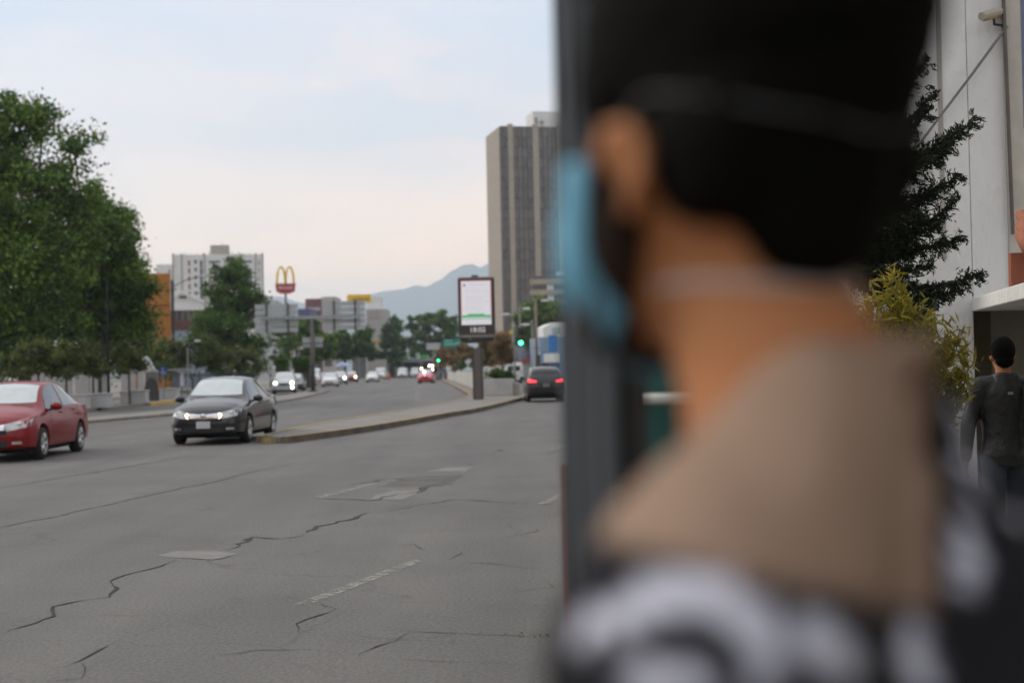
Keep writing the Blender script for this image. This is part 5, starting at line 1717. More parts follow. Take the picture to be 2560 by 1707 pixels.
MB().box2(4.95, 5.12, 2.2, 2.598, 0, 2.2).build('recess_column', M('recess_olive', (.16, .145, .10), .9), wb_)
MB().box2(1.9, 9.5, .46, 9, TOPZ - .3, TOPZ).build('roof_slab', STW, wb_)
MB().box2(1.9, 2.2, .46, 9, 0, TOPZ - .31).build('flank_wall', STW, wb_)
# unseen walls added beside and behind the viewer to block sky light
MB().box2(2.5, 2.9, -22.0, -7.4, 0, 7.5).build('sky_blocker_wall', M('sky_blocker_grey', (.26, .25, .23), .9, var=.1), wb_)
MB().box2(2.9, 8.0, -7.8, -7.4, 0, 7.5).build('sky_blocker_wall', M('sky_blocker_grey', (.26, .25, .23), .9, var=.1), wb_)
for px in (2365,):
    MB().box2(wx(px) - .02, wx(px) + .02, -.012, .0, 2.4, 5.0).build('wall_joint', M('joint_pale', (.36, .34, .3), .9), wb_)
# vertical strip with conduit at the right end of the facade
MB().box2(4.562, 4.718, -.03, .40, 2.0, TOPZ).build('pilaster', M('pilaster_cream', (.46, .43, .37), .85), wb_)
MB().cyl((4.58, -.07, 2.6), (4.50, -.07, TOPZ), .018, n=8).build('conduit', M('conduit_brown', (.12, .10, .09), .7), wb_)
wn_ = MB().box2(4.75, 5.6, .06, .118, 3.6, 6.0).build('window_frame', M('frame_blue', (.18, .22, .32), .5), wb_)
MB().box2(4.82, 5.53, .04, .059, 3.68, 5.92).build('pane', DARKG, wn_)
# projecting canopy slab, its free edge running towards the street corner
cA = D(2430, 785, 13.0); cB = D(2562, 752, 10.4)
can = [(cA.x, 13.0 - WY - .005), (cB.x, 10.4 - WY), (cB.x + .2, 8.6 - WY), (8.5, 8.6 - WY), (8.5, 13.0 - WY - .005)]
MB().prism(can, 1.98 - SW, 2.10 - SW).build('canopy_slab', STW, wb_, bevel=.01)
# clay tile skirt above the canopy
TILE = M('clay_tile', (0.34, 0.13, 0.075), .8, var=.2, scale=6, bump=.3)
tA = D(2530, 758, 11.0)
for i in range(5):
    for j in range(3):
        x = tA.x + .10 + i * .12; 
        mb = MB()
        z = 2.30 - SW + j * .09
        mb.tube([(x + .04 * j, 10.85 - WY + .10 * j, z + .05), (x + .04 * j, 11.05 - WY + .10 * j, z + .20)], [.06, .05], 8)
        mb.build('roof_tile', TILE, wb_, True)
MB().box2(tA.x, tA.x + .7, 11.0 - WY, 11.06 - WY, 2.102 - SW, 2.36 - SW).build('tile_backing', M('clay_fascia', (.30, .10, .055), .8), wb_)

# security camera on its bracket
cc = D(2480, 48, 12.9)
sc_ = thing('security_camera', (cc.x, 12.9, cc.z), 0, 'beige security camera on a bracket, high on the white wall', 'security camera')
sc_.scale = (.78, .78, .78)
CAMB = M('camera_beige', (.30, .235, .15), .5)
d_ = Vector((-.14, -.10, -.05)).normalized()
MB().tube([Vector((.10, .06, .075)), Vector((.10, .06, .075)) + d_ * .30], [.05, .045], 14).build('housing', CAMB, sc_, True)
MB().tube([Vector((.115, .07, .10)), Vector((.115, .07, .10)) + d_ * .36], [.058, .05], 8).build('sunshield', M('camera_shield', (.36, .33, .26), .5), sc_)
MB().ell((.13, .08, .10), (.055, .05, .05), 12, 8).build('rear_cap', M('camera_tan', (.30, .17, .06), .5), sc_, True)
MB().tube([(.03, .02, .02), (.03, .02, -.06), (.14, .06, -.065), (.15, .10, -.065)], .016, 6).build('bracket', BLK, sc_)
# cable along the wall
ca = D(2518, 66, 12.93); cb2 = D(2245, 430, 12.93); cd = D(2010, 745, 12.93)
tag(MB().tube([ca, ca.lerp(cb2, .33) + Vector((0, 0, -.01)), cb2, cd], [.013, .013, .011, .01], 6).build('wall_cable', M('cable_grey', (.17, .155, .15), .6)), 'grey cable running diagonally down the white wall from the camera', 'cable')

# ---- grey steel post right in front of the man
po = thing('steel_post', (D(1492, 900, 1.62).x, 1.62, SW), R(-28), 'thick grey square steel post standing in front of the man', 'post')
PG1 = M('post_grey', (0.098, 0.108, 0.116), .55, .1, var=.1, scale=6, dirt=(.06, .063, .065), dirt_amt=.5, dirt_scale=3)
MB().box(0, 0, 1.7, .066, .066, 3.4).build('shaft', PG1, po, bevel=.006)
MB().box(.0415, .012, 1.7, .016, .030, 3.38).build('rib', M('post_black', (.02, .019, .018), .6), po)
for x_ in (-.026, -.008, .012):
    MB().box(x_, -.0345, 1.7, .005, .004, 3.38).build('ridge', PG1, po)
MB().box(0, 0, .006, .2, .2, .012).build('base_plate', PG1, po)
# ---- rusty angle iron beside it
ru = thing('rusty_bar', (D(1416, 1200, 3.2).x, 3.2, SW), R(10), 'thin rust-red iron bar standing left of the grey post', 'bar')
MB().box(0, 0, (D(1416, 1161, 3.2).z - SW) / 2, .018, .05, D(1416, 1161, 3.2).z - SW).build('bar', M('rust', (.11, .04, .025), .85, var=.35, scale=14, bump=.3), ru)
MB().box(0, 0, .004, .12, .12, .008).build('foot_plate', M('rust', (.11, .04, .025), .85), ru)
# ---- teal kiosk behind the post
TE = M('teal_paint', (0.016, 0.085, 0.075), .5, var=.2, scale=3, dirt=(.02, .055, .05), dirt_amt=.6, dirt_scale=2)
kx = lambda px: D(px, 900, 4.0).x
ki = thing('teal_cabinet', (kx(1640), 4.0, SW), 0, 'teal metal street cabinet with a white bar, between post and neck', 'cabinet')
k0 = kx(1640)
MB().box2(kx(1560) - k0, kx(1760) - k0, 0, .35, .05, 1.62).build('body', TE, ki, bevel=.01)
MB().box2(kx(1552) - k0, kx(1768) - k0, -.03, .38, 1.622, 1.70).build('top', TE, ki, bevel=.01)
zb_ = D(1670, 996, 3.9).z - SW
MB().tube([(kx(1600) - k0, -.10, zb_), (kx(1716) - k0, -.10, zb_)], .016, 12).build('white_bar', M('bar_white', (.42, .42, .39), .4), ki, True)
for x in (1600, 1690):
    MB().tube([(kx(x) - k0, -.10, zb_), (kx(x) - k0, .02, zb_)], .01, 8).build('bracket', BLK, ki)
MB().tube([(kx(1706) - k0, -.03, 0), (kx(1706) - k0, -.03, 1.5), (kx(1700) - k0, -.02, 1.62)], .012, 8).build('red_tube', M('tube_red', (.09, .03, .022), .6), ki, True)
rg = random.Random(5)
for i in range(5):
    mb = MB(); mb.box(kx(1640 + rg.uniform(-20, 25)) - k0, -.006, zb_ + .05 + rg.uniform(.0, .25), .02, .008, .03)
    mb.build('sticker', M('sticker_orange', (.35, .12, .05), .6), ki)

# ---- conifer in front of the white wall
NEED = leafmat('needle', (0.008, 0.014, 0.008), (0.035, 0.055, 0.02))
cy = 9.3
cbase = Vector((D(2060, 900, cy).x, cy, SW))
cf = thing('conifer', cbase, 0, 'dark needled conifer reaching out in front of the white wall', 'conifer tree')
rng = np.random.default_rng(77)
tips = []
for (px, py, st_) in [(2442, 335, 470), (2400, 470, 520), (2395, 535, 600), (2405, 628, 560), (2455, 722, 640), (2340, 262, 400), (2300, 110, 260), (2318, 180, 330), (2330, 300, 430), (2380, 770, 640), (2350, 590, 560), (2260, 520, 450), (2320, 420, 470), (2350, 500, 500), (2250, 600, 560), (2290, 650, 600), (2240, 480, 430), (2300, 560, 520), (2270, 690, 640), (2330, 690, 620), (2260, 400, 380)]:
    tips.append((D(px, py, cy - .1 + rng.uniform(-.35, .25)) - cbase, D(2060, st_, cy).z - SW))
H_ = 5.4
for k in range(30):
    z = 1.0 + (H_ - 1.3) * rng.random()
    a = rng.uniform(0, 2 * np.pi)
    if -0.9 < a < .5 and z > 1: a += 2.2
    ln = (1 - z / H_) * 1.3 + .25
    tips.append((Vector((math.cos(a) * ln, math.sin(a) * ln, z + rng.uniform(-.25, .1))), z))
wood = MB()
wood.tube([(0, 0, -.05), (0, 0, 1.5), (.02, 0, H_)], [.11, .08, .012], 8)
P_, Dr, Tn = [], [], []
for tip, zs in tips:
    s0 = Vector((0, 0, zs)); L_ = (tip - s0).length
    pts = []
    for i in range(9):
        t = i / 8
        p = s0.lerp(tip, t); p.z += -.10 * L_ * math.sin(math.pi * t) + .10 * L_ * t ** 3
        pts.append(p)
    wood.tube(pts, [.016 * (1 - i / 9) + .003 for i in range(9)], 5)
    n_tw = int(64 * L_) + 22
    for q in range(n_tw):
        t = .22 + .78 * (q + rng.random()) / n_tw
        i = min(int(t * 8), 7); p = pts[i].lerp(pts[i + 1], t * 8 - i)
        ax = (pts[min(i + 1, 8)] - pts[max(i - 1, 0)]).normalized()
        sd = Vector(rng.normal(size=3)); sd -= ax * sd.dot(ax); sd.z -= .35; sd.normalize()
        tl = (.17 * (1.05 - t) + .065) * rng.uniform(.5, 1.2) * min(1, L_)
        dr = (ax * .75 + sd).normalized()
        m_ = int(14 + tl * 130)
        for w in range(m_):
            f = rng.random()
            c = p + dr * tl * f + Vector(rng.normal(size=3)) * .010 + Vector((0, 0, -.05 * tl * f))
            P_.append(c); Dr.append(dr * .9 + Vector(rng.normal(size=3)) * .5); Tn.append(rng.uniform(0, .7) + .2 * f)
wood.build('trunk', M('bark_conifer', (.05, .035, .025), .95), cf, True)
link_mesh('crown', leaf_mesh('crown', np.array(P_), .038, rng, .26, np.array(Tn), dirs=np.array(Dr)), NEED, cf)

# ---- yellow-green shrub with pointed leaves
YGL = leafmat('yellow_leaf', (0.06, 0.085, 0.012), (0.34, 0.27, 0.03))
sy = 8.0
sbase = Vector((D(2270, 900, sy).x, sy, SW))
shb = thing('yellow_shrub', sbase, 0, 'yellow-green pointed-leaf shrub behind the man shoulder', 'shrub')
stems = MB(); P_, Dr, Tn = [], [], []
for (px, py) in [(2185, 735), (2225, 685), (2262, 760), (2240, 730), (2300, 775), (2335, 800), (2370, 850), (2400, 825), (2415, 900), (2385, 940), (2345, 870), (2200, 800), (2310, 840), (2250, 820), (2160, 760), (2405, 960), (2280, 790)]:
    tip = D(px, py, sy + rng.uniform(-.15, .15)) - sbase
    s0 = Vector((rng.uniform(-.1, .1), rng.uniform(-.08, .08), .1))
    mid = s0.lerp(tip, .55) + Vector((-.08 * np.sign(tip.x), 0, .12))
    stems.tube([s0, mid, tip], [.010, .007, .003], 5)
    for q in range(210):
        t = .66 + .34 * rng.random() ** .7
        p = (mid.lerp(tip, (t - .5) * 2) if t > .5 else s0.lerp(mid, t * 2))
        dr = Vector(rng.normal(size=3)); dr.z += .5; dr.normalize()
        P_.append(p + dr * .035 + Vector(rng.normal(size=3)) * .03); Dr.append(dr); Tn.append(np.clip((tip.z - .5) / 1.7 + rng.normal() * .22, 0, 1))
stems.build('stems', M('stem_green', (.08, .08, .03), .8), shb, True)
link_mesh('foliage', leaf_mesh('foliage', np.array(P_), .075, rng, .20, np.array(Tn), dirs=np.array(Dr)), YGL, shb)

# ---- unseen building row on the right, added to darken reflections in the cars
RB = M('row_render', (0.20, 0.19, 0.175), .9, var=.15, scale=.5, dirt=(.12, .115, .105), dirt_amt=.6, dirt_scale=.3)
rb = thing('unseen_row_building', (10.6, 24, SW), 0, 'long plain grey building row added unseen along the right pavement, behind the man', 'building')
MB().prism([(0, 0), (1.2, 36), (.3, 82), (9, 82), (9, 0)], 0, 7.5).build('wall', RB, rb)
for i in range(9):
    w = MB().box(.42 if i < 4 else .8, 4 + i * 4.2, 1.35, .5, 2.4, 2.3).build('shop_window', DARKG, rb)
    MB().box(.42 if i < 4 else .8, 4 + i * 4.2, 5.0, .5, 1.6, 1.5).build('window', DARKG, rb)
# ================================================================ PEOPLE
SKIN = M('skin', (0.46, 0.192, 0.078), .6, var=.10, scale=14, spec=.35)
SKIN.node_tree.nodes['Principled BSDF'].inputs['Subsurface Weight'].default_value = .08
SKIN.node_tree.nodes['Principled BSDF'].inputs['Subsurface Radius'].default_value = (.02, .006, .003)
HAIR = M('hair_black', (0.0045, 0.004, 0.0035), .75, var=.4, scale=60, bump=.5, bscale=220, spec=.06)
BEARD = M('beard_brown', (0.030, 0.017, 0.011), .75, var=.4, scale=80, bump=.5, bscale=240, spec=.2)

def fuse(mb, voxel, smooth=6, name='m'):
    o = bpy.data.objects.new('tmp', mb.mesh('tmp')); COL.objects.link(o)
    r = o.modifiers.new('r', 'REMESH'); r.mode = 'VOXEL'; r.voxel_size = voxel; r.use_smooth_shade = True
    if smooth:
        s = o.modifiers.new('s', 'SMOOTH'); s.factor = .5; s.iterations = smooth
    dg = bpy.context.evaluated_depsgraph_get()
    me = bpy.data.meshes.new_from_object(o.evaluated_get(dg))
    bpy.data.objects.remove(o)
    me.name = name
    me.materials.clear()
    me.polygons.foreach_set('use_smooth', [True] * len(me.polygons))
    return me

def limb_points(pose):
    """pose: leg swing and arm swing in metres (forward +)"""
    J_ = {}
    for sd, nm in ((1, 'r'), (-1, 'l')):
        lg = pose.get('leg_' + nm, 0); ar = pose.get('arm_' + nm, 0); ou = pose.get('out_' + nm, .02)
        J_['hip' + nm] = Vector((sd * .09, 0, .92))
        J_['kn' + nm] = Vector((sd * .10, .03 + lg * .5, .50))
        J_['an' + nm] = Vector((sd * .10, -.02 + lg, .085 + max(0, -lg) * .25))
        J_['toe' + nm] = Vector((sd * .115, .15 + lg, .035 + max(0, lg) * .12))
        J_['sh' + nm] = Vector((sd * .185, -.01, 1.455))
        J_['el' + nm] = Vector((sd * (.225 + ou), -.03 + ar * .5, 1.16))
        J_['wr' + nm] = Vector((sd * (.225 + ou), .05 + ar, .915))
    return J_

TORSO = [(0, 0, .84, .15, .105), (0, 0, .93, .172, .118), (0, .005, 1.06, .150, .105), (0, .012, 1.20, .158, .113), (0, .008, 1.32, .172, .122), (0, -.005, 1.41, .170, .112), (0, -.02, 1.475, .125, .085), (0, -.03, 1.52, .075, .066)]
NB, NZ = -.03, 1.490
def torso(mb, J_, g=0.0, arms=True, legs=True, arm_end='wr'):
    mb.rings([(x, y, z, rx + g, ry + g) for x, y, z, rx, ry in TORSO])
    for nm, sd in (('r', 1), ('l', -1)):
        mb.capsule((sd * .045, NB, NZ), .040 + g, J_['sh' + nm] + Vector((-sd * .02, 0, .012)), .058 + g)
        mb.ell(J_['sh' + nm] + Vector((0, 0, -.02)), (.066 + g, .066 + g, .078 + g))
        if arms:
            mb.capsule(J_['sh' + nm], .058 + g, J_['el' + nm], .044 + g)
            if arm_end == 'wr':
                mb.capsule(J_['el' + nm], .044 + g, J_['wr' + nm], .030 + g)
        if legs:
            mb.capsule(J_['hip' + nm], .088 + g, J_['kn' + nm], .058 + g)
            mb.capsule(J_['kn' + nm], .056 + g, J_['an' + nm], .038 + g)

def head_matrix(yaw, off=(0, 0), tilt=0.0):
    piv = Vector((0, -.02, 1.56))
    return Matrix.Translation(piv + Vector((off[0], off[1], 0))) @ Matrix.Rotation(yaw, 4, 'Z') @ Matrix.Rotation(tilt, 4, 'X') @ Matrix.Translation(-piv)

def build_head(mb, Hm, fine=True):
    h = MB()
    h.ell((0, .005, 1.70), (.075, .092, .111), 28, 18)
    h.ell((0, .040, 1.635), (.060, .058, .068))
    h.ell((0, .070, 1.595), (.034, .030, .026))
    h.ell((0, .098, 1.658), (.013, .020, .020)); h.capsule((0, .092, 1.69), .009, (0, .106, 1.655), .012)
    h.ell((0, .080, 1.715), (.052, .02, .014))
    h.ell((0, .086, 1.617), (.024, .012, .010))
    for sd in (-1, 1):
        h.ell((sd * .045, .055, 1.655), (.024, .03, .022))
        # ear: plate, rolled helix, lobe
        rot = Matrix.Rotation(sd * R(-17), 3, 'Z') @ Matrix.Rotation(R(-10), 3, 'X')
        h.ell((sd * .081, -.002, 1.662), (.008, .011, .019), 16, 10, rot)
        pts = []
        for i in range(11):
            a = R(-60 + i * 27)
            q = rot @ Vector((sd * .010, -.022 * math.sin(a) - .002 if False else -.0125 * math.cos(a - R(20)), .021 * math.sin(a - R(20))))
            pts.append(Vector((sd * .083, -.004, 1.664)) + q)
        h.tube(pts, .0048, 8)
        h.ell((sd * .080, .003, 1.641), (.006, .007, .008))
    h.xf(Hm)
    mb.add(h.v, h.f)
    # neck
    a = Vector((0, -.008, 1.47)); b = Hm @ Vector((0, .010, 1.63))
    mb.tube([a, a.lerp(b, .5) + Vector((0, -.004, 0)), b], [.069, .060, .056], 20)
    mb.ell(b, .054)

def hands(mb, J_):
    for nm, sd in (('r', 1), ('l', -1)):
        w = J_['wr' + nm]
        dn = (w - J_['el' + nm]).normalized()
        mb.capsule(w, .028, w + dn * .05, .03)
        palm = w + dn * .075
        mb.ell(palm, (.018, .040, .048))
        for k in range(4):
            y = -.030 + k * .020
            L_ = (.062, .075, .080, .070)[k]
            b0 = palm + Vector((0, y, -.035)); b1 = b0 + Vector((-sd * .006, .006, -L_ * .5)); b2 = b1 + Vector((-sd * .018, .008, -L_ * .45))
            mb.capsule(b0, .0085, b1, .0078, 8); mb.capsule(b1, .0078, b2, .0066, 8)
        t0 = palm + Vector((-sd * .01, .034, .015)); t1 = t0 + Vector((-sd * .012, .028, -.03)); t2 = t1 + Vector((-sd * .006, .006, -.03))
        mb.capsule(t0, .012, t1, .010, 8); mb.capsule(t1, .010, t2, .008, 8)

def shoes(t, J_, mat):
    for nm, sd in (('r', 1), ('l', -1)):
        mb = MB()
        an, toe = J_['an' + nm], J_['toe' + nm]
        mb.ell(an + Vector((0, -.025, -.035)), (.040, .05, .048)); mb.capsule(an + Vector((0, 0, -.03)), .042, toe + Vector((0, -.02, .008)), .036)
        mb.v = [(x, y, max(z, .002)) for x, y, z in mb.v]
        link_mesh('shoe', fuse(mb, .012, 3, 'shoe'), mat, t)

def person(loc, heading, H, label, shirt, trousers, hair=HAIR, pose=None, voxel=.014, sleeves='wr', group=None, head_yaw=0, shoe=None, collar=False):
    t = thing('person', loc, heading, label, 'person', group)
    k = H / 1.80
    t.scale = (k, k, k)
    J_ = limb_points(pose or {})
    Hm = head_matrix(head_yaw) @ Matrix.Translation((0, 0, 1.58)) @ Matrix.Scale(1.07, 4) @ Matrix.Translation((0, 0, -1.58))
    mb = MB(); torso(mb, J_); build_head(mb, Hm); hands(mb, J_)
    link_mesh('body', fuse(mb, voxel * .7, 3, 'body'), SKIN, t)
    mb = MB(); torso(mb, J_, .016, True, False, sleeves)
    mb.v = [p for p in mb.v]
    if collar:
        mb.tube([(.075 * math.cos(R(i * 20)), -.02 + .072 * math.sin(R(i * 20)), 1.535 + .012 * -math.sin(R(i * 20))) for i in range(19)], .022, 8)
    link_mesh('jacket' if collar else 'shirt', fuse(mb, voxel, 3, 'top'), shirt, t)
    mb = MB(); mb.rings([(x, y, z, rx + .012, ry + .012) for x, y, z, rx, ry in TORSO[:3]])
    for nm in 'rl':
        mb.capsule(J_['hip' + nm], .102, J_['kn' + nm], .075); mb.capsule(J_['kn' + nm], .073, J_['an' + nm] + Vector((0, 0, .02)), .058)
    link_mesh('trousers', fuse(mb, voxel, 3, 'trousers'), trousers, t)
    shoes(t, J_, shoe or BLK)
    h = MB(); h.ell((0, -.014, 1.722), (.085, .100, .104), 24, 16); h.ell((0, -.055, 1.65), (.066, .05, .055)); h.ell((0, .05, 1.765), (.06, .05, .04)); h.xf(Hm)
    link_mesh('hair', fuse(h, voxel * .6, 2, 'hair'), hair, t)
    return t

# ---- walker in the dark leather jacket at the white building
LEA = M('leather_black', (0.012, 0.0125, 0.0115), .45, var=.3, scale=8, bump=.5, bscale=18, spec=.45)
JEAN = M('denim_dark', (0.030, 0.038, 0.048), .85, var=.2, scale=12)
wp_ = D(2507, 900, 9.7)
wk = person((wp_.x, 9.7, SW), R(-6), 1.59, 'man in a black leather jacket seen from behind by the white building', LEA, JEAN, pose=dict(leg_r=.16, leg_l=-.18, arm_l=.05, arm_r=-.05, out_l=.05, out_r=.05), voxel=.013, collar=True)
MB().box(.02, -.128, 1.405, .04, .01, .022).build('jacket_emblem', M('emblem_pale', (.22, .21, .2), .6), wk)
bp = MB()
bp.tube([(.135, -.12, 1.46), (.145, -.15, 1.2), (.15, -.13, .98)], [.02, .022, .022], 8)
bp.build('bag_strap', M('strap_plum', (.045, .018, .03), .7), wk, True)

# ---- small figures on the median
BLUS = M('shirt_blue', (.03, .045, .14), .8); WHS = M('shirt_white', (.5, .48, .48), .8); GRT = M('trousers_grey', (.12, .11, .12), .85)
pp_ = D(1112, 930, 222)
person((pp_.x, 222, ISL), R(170), 1.75, 'person in a dark blue top walking along the median kerb', BLUS, GRT, pose=dict(leg_r=.15, leg_l=-.15, arm_r=-.1, arm_l=.1), voxel=.03, group='people along the avenue')
pp_ = D(1215, 930, 101)
c3 = person((pp_.x, 101, ISL + .68), R(180), 1.15 if False else 1.02, 'gardener with an orange cap among the shrubs, right of the screen post', WHS, GRT, pose={}, voxel=.03, group='people along the avenue')
MB().ell((0, .01, 1.80), (.095, .11, .05), 14, 8).build('cap', M('cap_orange', (.5, .1, .04), .7), c3, True)

# ---- the man in the foreground
C0 = Vector((.157, .790, SW - .014))
tors = R(62)
MS = .9615
HS = 1.065
man = thing('person', C0, tors, 'man in the foreground from behind, wearing a blue face mask and patterned shirt', 'person')
man.scale = (MS, MS, MS)
NB, NZ = -.024, 1.514
J_ = limb_points(dict(arm_l=.06, arm_r=.02))
J_['shl'] += Vector((0, -.004, -.036)); J_['shr'] += Vector((0, 0, -.028))
TORSO = [(0, 0, .84, .15, .105), (0, 0, .93, .172, .118), (0, .005, 1.06, .150, .105), (0, .012, 1.20, .158, .113), (0, -.035, 1.31, .176, .168), (0, -.043, 1.395, .165, .142), (0, -.038, 1.448, .112, .090), (0, -.034, 1.492, .068, .054)]
Hm = head_matrix(R(-28), (-.012, .026), R(-2)) @ Matrix.Translation((0, 0, 1.575)) @ Matrix.Scale(HS, 4) @ Matrix.Translation((0, 0, -1.578))
mb = MB(); torso(mb, J_, -.010); build_head(mb, Hm); hands(mb, J_)
body_me = fuse(mb, .006, 4, 'body')
body = link_mesh('body', body_me, SKIN, man)
hb = BVHTree.FromPolygons([v.co for v in body_me.vertices], [p.vertices for p in body_me.polygons])

# hair: skull cap thinning to a faded nape
h = MB()
h.ell((0, -.014, 1.745), (.089, .108, .092), 32, 20)
h.ell((0, -.017, 1.708), (.082, .091, .074), 28, 16)
h.ell((0, -.042, 1.662), (.058, .044, .056), 24, 14); h.ell((0, -.048, 1.632), (.048, .030, .036), 20, 12)
h.ell((0, .045, 1.785), (.066, .055, .045), 24, 12)
for sd in (-1, 1):
    h.ell((sd * .058, -.034, 1.670), (.027, .038, .044), 20, 12)
    h.ell((sd * .066, .030, 1.715), (.016, .030, .040)); h.capsule((sd * .074, .024, 1.705), .015, (sd * .074, .022, 1.655), .013)
hv = MB().add(h.v, h.f).xf(Hm)
hair_me = fuse(hv, .005, 3, 'hair')
def ruffle(me, fn):
    n = len(me.vertices)
    co = np.empty(n * 3, dtype=np.float32); me.vertices.foreach_get('co', co); co = co.reshape(-1, 3)
    nr = np.empty(n * 3, dtype=np.float32); me.vertices.foreach_get('normal', nr); nr = nr.reshape(-1, 3)
    d = np.array([fn(Vector(c)) for c in co], dtype=np.float32)
    me.vertices.foreach_set('co', (co + nr * d[:, None]).reshape(-1)); me.update()
ruffle(hair_me, lambda c: noise.noise(c * 55) * .0025 + noise.noise(c * 160) * .0012)
link_mesh('hair', hair_me, HAIR, man)
# beard along the jaw
h = MB()
for sd in (-1, 1):
    h.capsule((sd * .074, .018, 1.655), .012, (sd * .063, .040, 1.618), .018)
    h.capsule((sd * .063, .040, 1.618), .018, (sd * .036, .078, 1.583), .018)
    h.capsule((sd * .036, .078, 1.583), .018, (0, .092, 1.577), .018)
    h.ell((sd * .061, .046, 1.637), (.017, .030, .028))
h.xf(Hm)
link_mesh('beard', fuse(h, .0045, 3, 'beard'), BEARD, man)
for sd in (-1, 1):
    e = Hm @ Vector((sd * .032, .081, 1.698))
    eo = MB().ell(e, .0115, 14, 10).build('eye', M('eye_white', (.7, .68, .66), .2), man, True)

# face mask: pleated cup hooked over nose and chin
MASK = M('mask_blue', (0.13, 0.36, 0.50), .85, var=.06, scale=30, bump=.1)
vs = []; fs = []
NU, NV = 28, 14
for j in range(NV + 1):
    v = j / NV
    for i in range(NU + 1):
        u = -1 + 2 * i / NU
        au = abs(u)
        zt = 1.686 - .014 * au ** 1.6; zbm = 1.556 + .030 * au ** 1.5
        z = zbm + (zt - zbm) * v
        ang = u * R(74)
        rad_x = .084; rad_y = .104 + .022 * math.sin(math.pi * min(1, max(0, v * .95 + .05))) * (1 - au ** 2)
        pl = .0022 * math.sin(v * math.pi * 7) * (1 - au ** 3)
        x = math.sin(ang) * (rad_x + .004 * math.sin(math.pi * v)); y = .012 + math.cos(ang) * rad_y + pl
        if v < .35: y -= (.35 - v) * .05 * (1 - au)
        k_ = 1 - .24 * max(0, 1 - v / .42) ** 1.3
        vs.append((x * k_, .012 + (y - .012) * (1 - (1 - k_) * .75), z))
for j in range(NV):
    for i in range(NU):
        a = j * (NU + 1) + i
        fs.append((a, a + 1, a + NU + 2, a + NU + 1))
mk = MB().add(vs, fs).xf(Hm).build('face_mask', MASK, man, True)
sol = mk.modifiers.new('t', 'SOLIDIFY'); sol.thickness = .0025; sol.offset = 1
# elastic straps around head and neck
STRAP = M('strap_white', (0.55, 0.55, 0.55), .8)
hairb = BVHTree.FromPolygons([v.co for v in hair_me.vertices], [p.vertices for p in hair_me.polygons])
def strap(heights, r, lift, name='mask_strap'):
    """heights: (angle_deg from the face, z) keys, walked round the back of the head"""
    pts = []
    keys = heights
    n = 60
    for i in range(n + 1):
        a = keys[0][0] + (keys[-1][0] - keys[0][0]) * i / n
        z = np.interp(a, [k_[0] for k_ in keys], [k_[1] for k_ in keys])
        an = R(90 + a)
        d = Vector((math.cos(an), math.sin(an), 0))
        o = Hm @ (Vector((0, -.01, z)) + d * .4); tgt = Hm @ Vector((0, -.01, z))
        dd = (tgt - o).normalized()
        best = None
        for bt in (hb, hairb):
            q = bt.ray_cast(o, dd)[0]
            if q is not None and (best is None or (q - o).length < (best - o).length): best = q
        if best is None: best = tgt
        pts.append(best - dd * lift)
    for _ in range(3):
        pts = [pts[0]] + [(pts[i - 1] + pts[i] * 2 + pts[i + 1]) / 4 for i in range(1, n)] + [pts[-1]]
    return MB().tube(pts, r, 6).build(name, STRAP if r > .001 else M('strap_grey', (.20, .20, .20), .8), man, True)
strap([(62, 1.658), (86, 1.698), (98, 1.697), (140, 1.680), (180, 1.668), (220, 1.680), (262, 1.697), (274, 1.698), (298, 1.658)], .00075, .0003)
strap([(58, 1.602), (90, 1.602), (130, 1.598), (180, 1.596), (230, 1.598), (270, 1.602), (302, 1.602)], .0021, .0006)

# shirt: taupe raglan yoke over a black and white print
mb = MB(); torso(mb, J_, .017, True, False, 'el')
mb.tube([(.070 * math.cos(R(i * 15)), -.008 + .063 * math.sin(R(i * 15)), 1.528 - .032 * math.sin(R(i * 15))) for i in range(25)], .013, 8)
sh_me = fuse(mb, .009, 5, 'shirt')
ruffle(sh_me, lambda c: noise.noise(Vector((c.x * 7, c.y * 7, c.z * 16))) * .009 + noise.noise(c * 24) * .003)
shb_ = BVHTree.FromPolygons([v.co for v in sh_me.vertices], [p.vertices for p in sh_me.polygons])
W2L = (Matrix.Translation(C0) @ Matrix.Rotation(tors, 4, 'Z') @ Matrix.Scale(MS, 4)).inverted()
def hit(px, py):
    o = W2L @ Vector((0, 0, CAM_H)); d = (W2L.to_3x3() @ ray(px, py)).normalized()
    q = shb_.ray_cast(o, d)[0]
    k_ = 0
    while q is None and k_ < 40:             # slid off the edge of the cloth: step back onto it
        k_ += 1; px += (1950 - px) * .06; py += (1320 - py) * .06
        d = (W2L.to_3x3() @ ray(px, py)).normalized()
        q = shb_.ray_cast(o, d)[0]
    return q
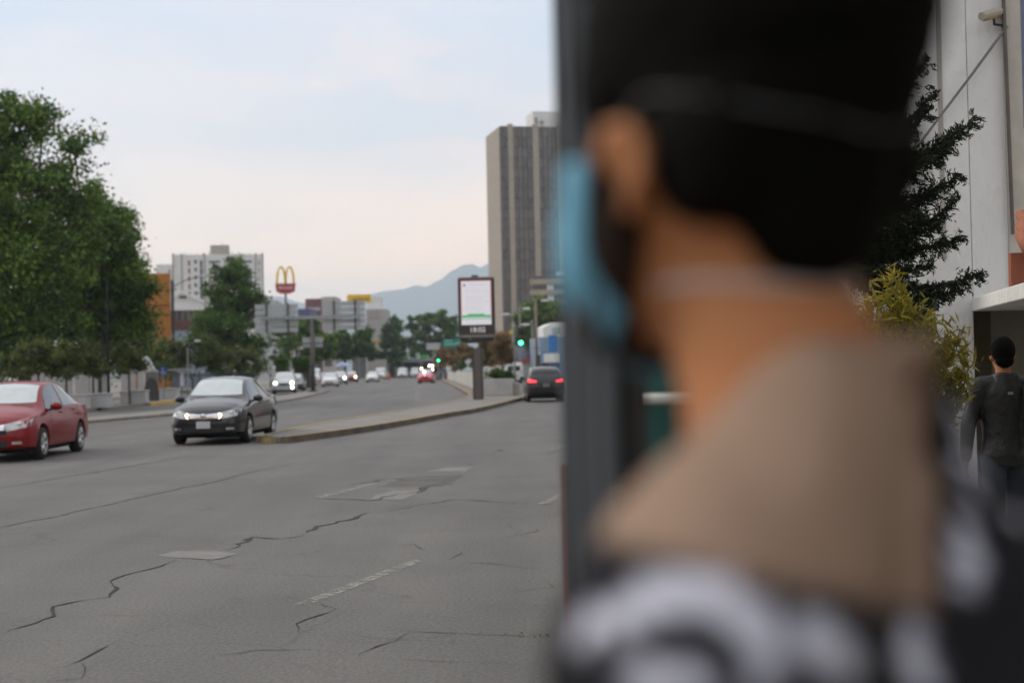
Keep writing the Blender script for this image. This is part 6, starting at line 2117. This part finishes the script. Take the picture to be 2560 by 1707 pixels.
# seams of the yoke: two planes through points on the cloth
def plane(p1, p2, through):
    a, b = hit(*p1), hit(*p2)
    n_ = (b - a).cross(Vector(through)).normalized()
    return n_, a.dot(n_)
view = W2L.to_3x3() @ Vector((.12, 1, -.12))
pl1 = plane((1500, 1345), (2180, 1500), view)
pl2 = plane((2330, 960), (2330, 1400), view)
ref = hit(1950, 1150)
s1 = 1 if pl1[0].dot(ref) > pl1[1] else -1
s2 = 1 if pl2[0].dot(ref) > pl2[1] else -1
blobs = []
for (px, py, r) in [(1560, 1530, 66), (1630, 1490, 70), (1720, 1478, 72), (1810, 1505, 72), (1885, 1560, 70), (1935, 1615, 52), (2060, 1605, 86), (2120, 1650, 50), (1455, 1590, 50), (1480, 1545, 42), (1620, 1705, 66), (1720, 1700, 66),
                    (1900, 1705, 34), (2275, 1590, 52), (2285, 1670, 66), (2385, 1030, 40), (2402, 1095, 46), (2420, 1165, 46), (2425, 1225, 34), (2418, 1325, 44), (2420, 1395, 50), (2398, 1460, 36), (2540, 1290, 36)]:
    q = hit(px, py)
    if q is not None:
        blobs.append((q, .92 * r * (q.copy() - (W2L @ Vector((0, 0, CAM_H)))).length / F_PX))
col = np.zeros((len(sh_me.vertices), 4), dtype=np.float32); col[:, 3] = 1
TAU = np.array([.30, .205, .148]); BK = np.array([.012, .012, .015]); WH = np.array([.60, .61, .70])
def sstep(a, b, x):
    t = np.clip((x - a) / (b - a), 0, 1); return t * t * (3 - 2 * t)
nv_ = len(sh_me.vertices)
cos = np.empty(nv_ * 3, dtype=np.float32); sh_me.vertices.foreach_get('co', cos); cos = cos.reshape(-1, 3)
nz = np.array([noise.noise(Vector(c) * 16 + Vector((3, 1, 7))) for c in cos])
d1 = s1 * (cos @ np.array(pl1[0]) - pl1[1]) + nz * .004
d2 = s2 * (cos @ np.array(pl2[0]) - pl2[1])
dd_ = np.minimum(d1, d2)
w_ = np.zeros(nv_); near = np.full(nv_, 9.0)
for q, r in blobs:
    ds_ = np.linalg.norm(cos - np.array(q), axis=1)
    w_ = np.maximum(w_, 1 - sstep(r * .78, r * 1.05, ds_)); near = np.minimum(near, ds_)
w_ = np.maximum(w_, sstep(.10, .20, nz) * (near > .12))
t_ = sstep(-.003, .003, dd_)[:, None]
col[:, :3] = (BK + (WH - BK) * w_[:, None]) * (1 - t_) + TAU * t_
ca_ = sh_me.color_attributes.new('print', 'FLOAT_COLOR', 'POINT')
ca_.data.foreach_set('color', col.reshape(-1))
def cloth():
    m = M('shirt_print', (.3, .3, .3), .9, var=.1, scale=40, bump=.25, bscale=180, spec=.15)
    nt = m.node_tree; b = nt.nodes['Principled BSDF']
    at = nt.nodes.new('ShaderNodeAttribute'); at.attribute_name = 'print'
    nt.links.new(at.outputs['Color'], b.inputs['Base Color'])
    return m
link_mesh('shirt', sh_me, cloth(), man)
mb = MB(); mb.rings([(x, y, z, rx + .010, ry + .010) for x, y, z, rx, ry in TORSO[:3]])
for nm in 'rl':
    mb.capsule(J_['hip' + nm], .100, J_['kn' + nm], .074); mb.capsule(J_['kn' + nm], .072, J_['an' + nm] + Vector((0, 0, .02)), .056)
link_mesh('trousers', fuse(mb, .014, 3, 'trousers'), JEAN, man)
shoes(man, J_, BLK)

# ================================================================ HAZE (air between the street and the mountains)
hz = bpy.data.materials.new('haze_air'); hz.use_nodes = True
hn = hz.node_tree; hn.nodes.remove(hn.nodes['Principled BSDF'])
pv = hn.nodes.new('ShaderNodeVolumePrincipled')
pv.inputs['Color'].default_value = (0.76, 0.88, 1.0, 1)
pv.inputs['Density'].default_value = 0.00018
pv.inputs['Anisotropy'].default_value = 0.45
hn.links.new(pv.outputs[0], hn.nodes['Material Output'].inputs['Volume'])
hzo = MB().box2(-7200, 7200, -2900, 9000, -6.0, 545).build('haze', hz)
tag(hzo, kind='stuff')
